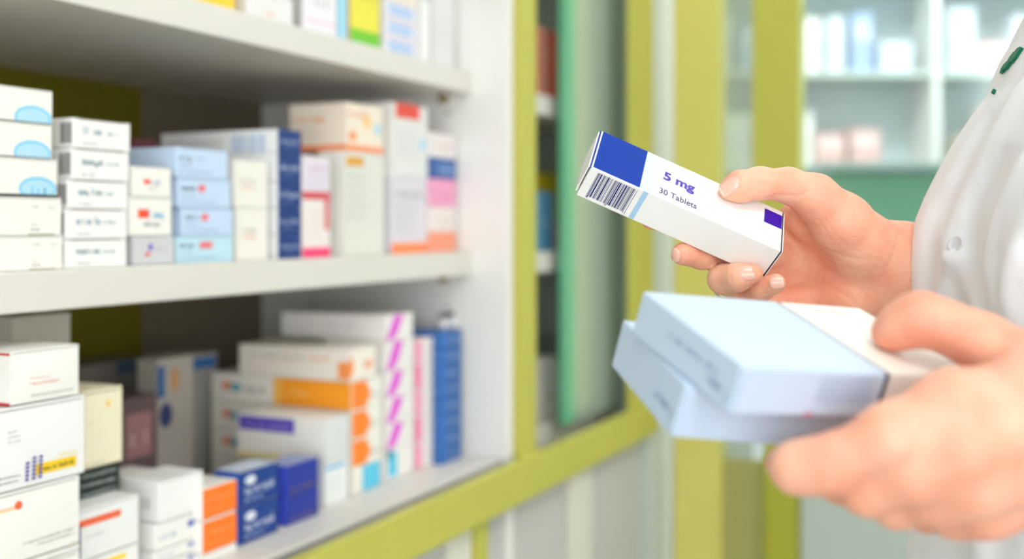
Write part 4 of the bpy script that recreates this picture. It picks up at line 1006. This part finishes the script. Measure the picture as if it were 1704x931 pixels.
nail(1122, 424, -.3, .6, .0080, .0075, .0062)
# ring on the ring finger
bm = bmesh.new(); c0 = P(1212, 474, .684); d0 = (P(1232, 480, .702)-P(1203, 465, .668)).normalized()
q = d0.to_track_quat('Z', 'Y').to_matrix().to_4x4()
R1, R2 = .0094, .0008; rg = []
for i in range(40):
    a = i/40*2*math.pi; rr_ = []
    for j in range(8):
        b_ = j/8*2*math.pi; rr_.append(bm.verts.new(Matrix.Translation(c0) @ q @ Vector(((R1+R2*math.cos(b_))*math.cos(a), (R1+R2*math.cos(b_))*math.sin(a), R2*1.2*math.sin(b_)))))
    rg.append(rr_)
for i in range(40):
    for j in range(8): bm.faces.new([rg[i][j], rg[(i+1) % 40][j], rg[(i+1) % 40][(j+1) % 8], rg[i][(j+1) % 8]]).smooth = True
o = link('finger_ring', mesh_of(bm, 'finger_ring'), person, [mat('silver', (.8, .8, .8), .2, .5, metal=1)]); o.matrix_basis = PINV

# ---- white coat: sections follow the torso, folds pushed along lines
PROF = [(-420, 1850), (-150, 1800), (-60, 1765), (0, 1728), (45, 1703), (80, 1686), (110, 1668), (140, 1655), (165, 1644), (195, 1622), (225, 1602), (260, 1580), (295, 1562), (330, 1544), (365, 1529), (400, 1520), (440, 1517), (480, 1519), (520, 1524), (600, 1528), (700, 1524), (800, 1520), (890, 1517), (931, 1515), (1200, 1505), (2200, 1470)]
PROF = [(a, x-5) for a, x in PROF]
def prof(py):
    for (a, x), (b_, y) in zip(PROF[:-1], PROF[1:]):
        if a <= py <= b_: return x+(y-x)*(py-a)/(b_-a)
    return PROF[0][1] if py < PROF[0][0] else PROF[-1][1]
NT, NZ = 240, 190; zc0, zc1 = -.62, .165
cv = []
for iz in range(NZ+1):
    z = zc0+(zc1-zc0)*iz/NZ
    rx = .125+.02*math.exp(-((z+.02)/.10)**2)+.03*min(1, max(0, (-.2-z)/.3)); ry = .172+.02*min(1, max(0, (-.2-z)/.3))
    if z > .09: t = (z-.09)/.075; rx *= 1-.42*t**1.4; ry *= 1-.45*t**2.2
    th = np.arange(NT)/NT*2*math.pi; cx_ = -np.cos(th); sy_ = np.sin(th)
    ex = .82
    xs = rx*np.sign(cx_)*np.abs(cx_)**ex; ysn = ry*np.sign(sy_)*np.abs(sy_)**ex
    # bust shape
    bust = .022*math.exp(-((z+.01)/.06)**2)*(np.exp(-((ysn-.075)/.05)**2)+np.exp(-((ysn+.075)/.05)**2))*(cx_ < 0); xs = xs-bust
    Y = .61+ysn
    cx0 = .41
    for _ in range(14):
        k = (cx0+xs)/Y; i = int(np.argmin(k)); py = CY-z*F/Y[i]; tgt = (prof(py)-CX)/F
        cx0 += (tgt-k[i])*Y[i]*.8
    if z > .10: cx0 = min(cx0, .43)
    cv.append(np.stack([cx0+xs, Y, np.full(NT, H+z)], 1))
cv = np.array(cv).reshape(-1, 3)
cq = []
for iz in range(NZ):
    for it in range(NT):
        a, b_ = iz*NT+it, iz*NT+(it+1) % NT; cq.append((a, b_, b_+NT, a+NT))
cq = np.array(cq)
bc = BVHTree.FromPolygons([tuple(v) for v in cv], [tuple(int(i) for i in q_) for q_ in cq])
def on_coat(px, py):
    org = Vector((0, 0, H)); h_, n_, _, _ = bc.ray_cast(org, (P(px, py, 1)-org).normalized()); return h_, n_
FOLDS = [([(1700, 150), (1660, 225), (1620, 310), (1590, 385)], .010, .0045),
         ([(1704, 270), (1665, 350), (1650, 430), (1662, 520)], .007, .0035),
         ([(1560, 330), (1545, 400), (1542, 480)], .006, -.0022),
         ([(1590, 430), (1575, 470), (1562, 530)], .006, .0040),
         ([(1600, 430), (1612, 480), (1640, 540)], .006, .0036),
         ([(1640, 200), (1600, 280), (1568, 350)], .007, -.0025),
         ([(1690, 420), (1672, 470), (1690, 540)], .006, .003),
         ([(1575, 400), (1578, 425), (1592, 440), (1606, 425)], .004, .0030),
         ([(1610, 395), (1630, 330), (1668, 260)], .006, -.003),
         ([(1630, 860), (1640, 931)], .012, .004)]
nrm = np.zeros_like(cv); V_ = cv.reshape(NZ+1, NT, 3)
du_ = np.roll(V_, -1, 1)-np.roll(V_, 1, 1); dv_ = np.gradient(V_, axis=0); nn_ = np.cross(du_, dv_); nn_ /= np.linalg.norm(nn_, axis=-1, keepdims=True)+1e-9
nrm = nn_.reshape(-1, 3)
cen_ = np.array([.41, .61, 0]); flip = np.sign(((cv-cen_)*nrm)[:, :2].sum(1)); nrm *= np.where(flip == 0, 1, flip)[:, None]
dsp = np.zeros(len(cv))
for pl, wd, hgt in FOLDS:
    pts = [on_coat(*p)[0] for p in pl]; pts = [v3(p) for p in pts if p is not None]
    if len(pts) < 2: continue
    best = np.full(len(cv), 9.0)
    for a, b_ in zip(pts[:-1], pts[1:]):
        ab = b_-a; t = np.clip(((cv-a)@ab)/(ab@ab+1e-12), 0, 1); best = np.minimum(best, np.linalg.norm(cv-(a+t[:, None]*ab), axis=1))
    dsp += hgt*np.exp(-(best/wd)**2)
th = np.tile(np.arange(NT)/NT*2*math.pi, NZ+1); zz = cv[:, 2]-H
side = np.clip((np.cos(th)*-1+.2), 0, 1)
dsp += .004*np.sin(th*9+zz*14+1.5*np.sin(zz*9))*np.clip(side+np.clip((-zz-.2)*3, 0, 1), 0, 1)
dsp += .0007*np.sin(th*31+zz*40)
cvd = cv+nrm*dsp[:, None]
mcoat = np_mesh('coat', [(cvd, cq)])
coatm = mat('coat_cloth', lin(248, 249, 252), .75, .15)
nt = coatm.node_tree; b = nt.nodes['Principled BSDF']; b.inputs['Sheen Weight'].default_value = .15; b.inputs['Subsurface Weight'].default_value = .0
tc = nt.nodes.new('ShaderNodeTexCoord'); wv = nt.nodes.new('ShaderNodeTexWave'); wv.inputs['Scale'].default_value = 520; wv.bands_direction = 'Z'; nt.links.new(tc.outputs['Object'], wv.inputs['Vector'])
n3 = nt.nodes.new('ShaderNodeTexNoise'); n3.inputs['Scale'].default_value = 45; nt.links.new(tc.outputs['Object'], n3.inputs['Vector'])
ad = nt.nodes.new('ShaderNodeMath'); ad.operation = 'MULTIPLY_ADD'; ad.inputs[1].default_value = .12; nt.links.new(wv.outputs['Fac'], ad.inputs[0]); nt.links.new(n3.outputs['Fac'], ad.inputs[2])
bp = nt.nodes.new('ShaderNodeBump'); bp.inputs['Strength'].default_value = .25; bp.inputs['Distance'].default_value = .002; nt.links.new(ad.outputs[0], bp.inputs['Height']); nt.links.new(bp.outputs[0], b.inputs['Normal'])
coat = link('coat', mcoat, person, [coatm]); coat.matrix_basis = PINV
so = coat.modifiers.new('solid', 'SOLIDIFY'); so.thickness = .0022; so.offset = 1
# collar, sleeves as cloth shells
def shell(fn_in, thick): 
    return lambda X: np.maximum(fn_in(X)-thick, -(fn_in(X)-thick+.003))
def slv(sh, el, t=.62):
    a, e_ = v3(sh), v3(el); m_ = a+(e_-a)*t; ax_ = (e_-a)/np.linalg.norm(e_-a)
    def f(X):
        d = cap(X, a, a+(e_-a)*1.2, .067, .062)
        d = np.maximum(d, -cap(X, a-(e_-a)*.0, a+(e_-a)*1.3, .0585, .0525))
        return np.maximum(d, (X-m_)@ax_)
    return f
for sh, el in ((shR, elbowR[0]), (shL, elbowL[0])):
    f_ = slv(sh, el); lo = np.minimum(v3(sh), v3(el))-.08; hi = np.maximum(v3(sh), v3(el))+.08
    mm = surface(f_, lo, hi, .0028)
    o = link('sleeve', np_mesh('sleeve', [mm]), person, [coatm]); o.matrix_basis = PINV
fcol = lambda X: np.maximum(np.maximum(cap(X, (.41, .61, H+.10), (.392, .608, H+.20), .085, .068), -cap(X, (.41, .61, H+.08), (.392, .608, H+.24), .077, .058)), np.maximum((X[:, 2]-(H+.185+.25*(X[:, 0]-.40))), (H+.125)-X[:, 2]))
o = link('collar', np_mesh('collar', [surface(fcol, (.29, .50, H+.09), (.52, .72, H+.24), .003)]), person, [coatm]); o.matrix_basis = PINV
# button with its four holes
bc2 = BVHTree.FromPolygons([tuple(v) for v in cvd], [tuple(int(i) for i in q_) for q_ in cq])
def on2(px, py):
    org = Vector((0, 0, H)); h_, n_, _, _ = bc2.ray_cast(org, (P(px, py, 1)-org).normalized())
    if h_ is not None and n_.dot(org-h_) < 0: n_ = -n_
    return h_, n_
h_, n_ = on2(1592, 408)
if h_ is not None:
    bm = lathe([(0, .0003), (.0044, .0003), (.0050, .0010), (.0048, .0017), (.0040, .0017), (.0036, .0012), (0, .0012)], 28)
    for a in range(4):
        m4 = Matrix.Translation((.0013*math.cos(a*math.pi/2+.78), .0013*math.sin(a*math.pi/2+.78), .0014)); bmesh.ops.create_cone(bm, cap_ends=True, segments=10, radius1=.0005, radius2=.0005, depth=.0005, matrix=m4)
    M4 = n_.to_track_quat('Z', 'Y').to_matrix().to_4x4(); M4.translation = h_
    o = link('button', mesh_of(bm, 'button'), person, [mat('button_pearl', lin(226, 227, 232), .3, .5)]); o.matrix_basis = PINV @ M4
# green embroidered sprig on the chest
bm = bmesh.new()
LEAF = [((1660, 124), (1672, 104)), ((1666, 116), (1681, 98)), ((1672, 108), (1684, 88)), ((1678, 100), (1694, 84)), ((1684, 94), (1696, 81)), ((1646, 158), (1650, 150))]
for (a, b_) in LEAF:
    def seek(p):
        for k in range(0, 60, 2):
            h3, n3_ = on2(p[0]+k, p[1])
            if h3 is not None: return on2(p[0]+k+8, p[1])
        return None, None
    ha, na = seek(a); hb_, nb_ = seek(b_)
    if ha is None or hb_ is None: continue
    n_ = (na+nb_).normalized(); d_ = hb_-ha; sd_ = d_.cross(n_).normalized()*d_.length*.30
    ring = [ha, ha+d_*.3+sd_, ha+d_*.65+sd_*.8, hb_, ha+d_*.65-sd_*.8, ha+d_*.3-sd_]
    lo_ = [bm.verts.new(p-n_*.0004) for p in ring]; hi_ = [bm.verts.new(p+n_*.0020) for p in ring]
    bm.faces.new(hi_); bm.faces.new(lo_[::-1])
    for i in range(6): bm.faces.new([lo_[i], lo_[(i+1) % 6], hi_[(i+1) % 6], hi_[i]])
o = link('embroidered_sprig', mesh_of(bm, 'embroidered_sprig'), person, [mat('green_thread', lin(10, 120, 90), .6, bump=.5, bscale=900)]); o.matrix_basis = PINV
# trousers, shoes, hair, eyes
ftr = lambda X: np.maximum(field_B(X)-.008, X[:, 2]-(H-.40))
mt = surface(ftr, (.24, .36, .06), (.60, .86, H-.38), .008)
o = link('trousers', np_mesh('trousers', [mt]), person, [mat('trouser_cloth', lin(225, 226, 230), .8, .1)]); o.matrix_basis = PINV
for sg in (-1, 1):
    y = .61+sg*.09
    fs_ = lambda X: np.maximum(smin(cap(X, (.445, y, .045), (.28, y, .035), .042, .036), cap(X, (.43, y, .05), (.43, y, .10), .042, .045), .02), .002-X[:, 2])
    o = link('shoe', np_mesh('shoe', [surface(fs_, (.20, y-.07, -.01), (.52, y+.07, .16), .006)]), person, [mat('shoe_leather', lin(235, 235, 235), .4)]); o.matrix_basis = PINV
def fhair(X):
    L = HL; R = HR
    d = ell(X, L(-.018, 0, .036), (.098, .082, .094), R)
    d = smin(d, ell(X, L(-.075, 0, -.03), (.035, .06, .075), R), .03)
    d = smin(d, chain(X, [(L(-.10, 0, .02), .028), (L(-.13, 0, -.05), .026), (L(-.13, 0, -.14), .016)], .01), .02)
    face = ell(X, L(.085, 0, -.03), (.060, .066, .098), R)
    d = -smin(-d, face, .012)
    Y = (X-v3(L(0, 0, 0)))@R
    return d+.0012*np.sin(Y[:, 1]*420+Y[:, 2]*60)
mh = surface(fhair, (.26, .48, H+.16), (.60, .74, H+.50), .004)
o = link('hair', np_mesh('hair', [mh]), person, [mat('dark_hair', lin(62, 42, 30), .45, .4, bump=.5, bscale=300)]); o.matrix_basis = PINV
for sg in (-1, 1):
    bm = bmesh.new(); bmesh.ops.create_uvsphere(bm, u_segments=20, v_segments=14, radius=.0098)
    for f in bm.faces:
        f.smooth = True; c_ = f.calc_center_median()
        f.material_index = 2 if c_.x > .0092 else (1 if c_.x > .0074 else 0)
    o = link('eye', mesh_of(bm, 'eye'), person, [mat('eye_white', lin(240, 236, 232), .2), mat('iris', lin(80, 52, 34), .2), mat('pupil', (.01, .01, .01), .1)])
    p_ = HL(.0725, sg*.031, .002); M4 = Matrix(((HR[0][0], HR[0][1], HR[0][2], 0), (HR[1][0], HR[1][1], HR[1][2], 0), (HR[2][0], HR[2][1], HR[2][2], 0), (0, 0, 0, 1))); M4.translation = Vector(p_)
    o.matrix_basis = PINV @ M4
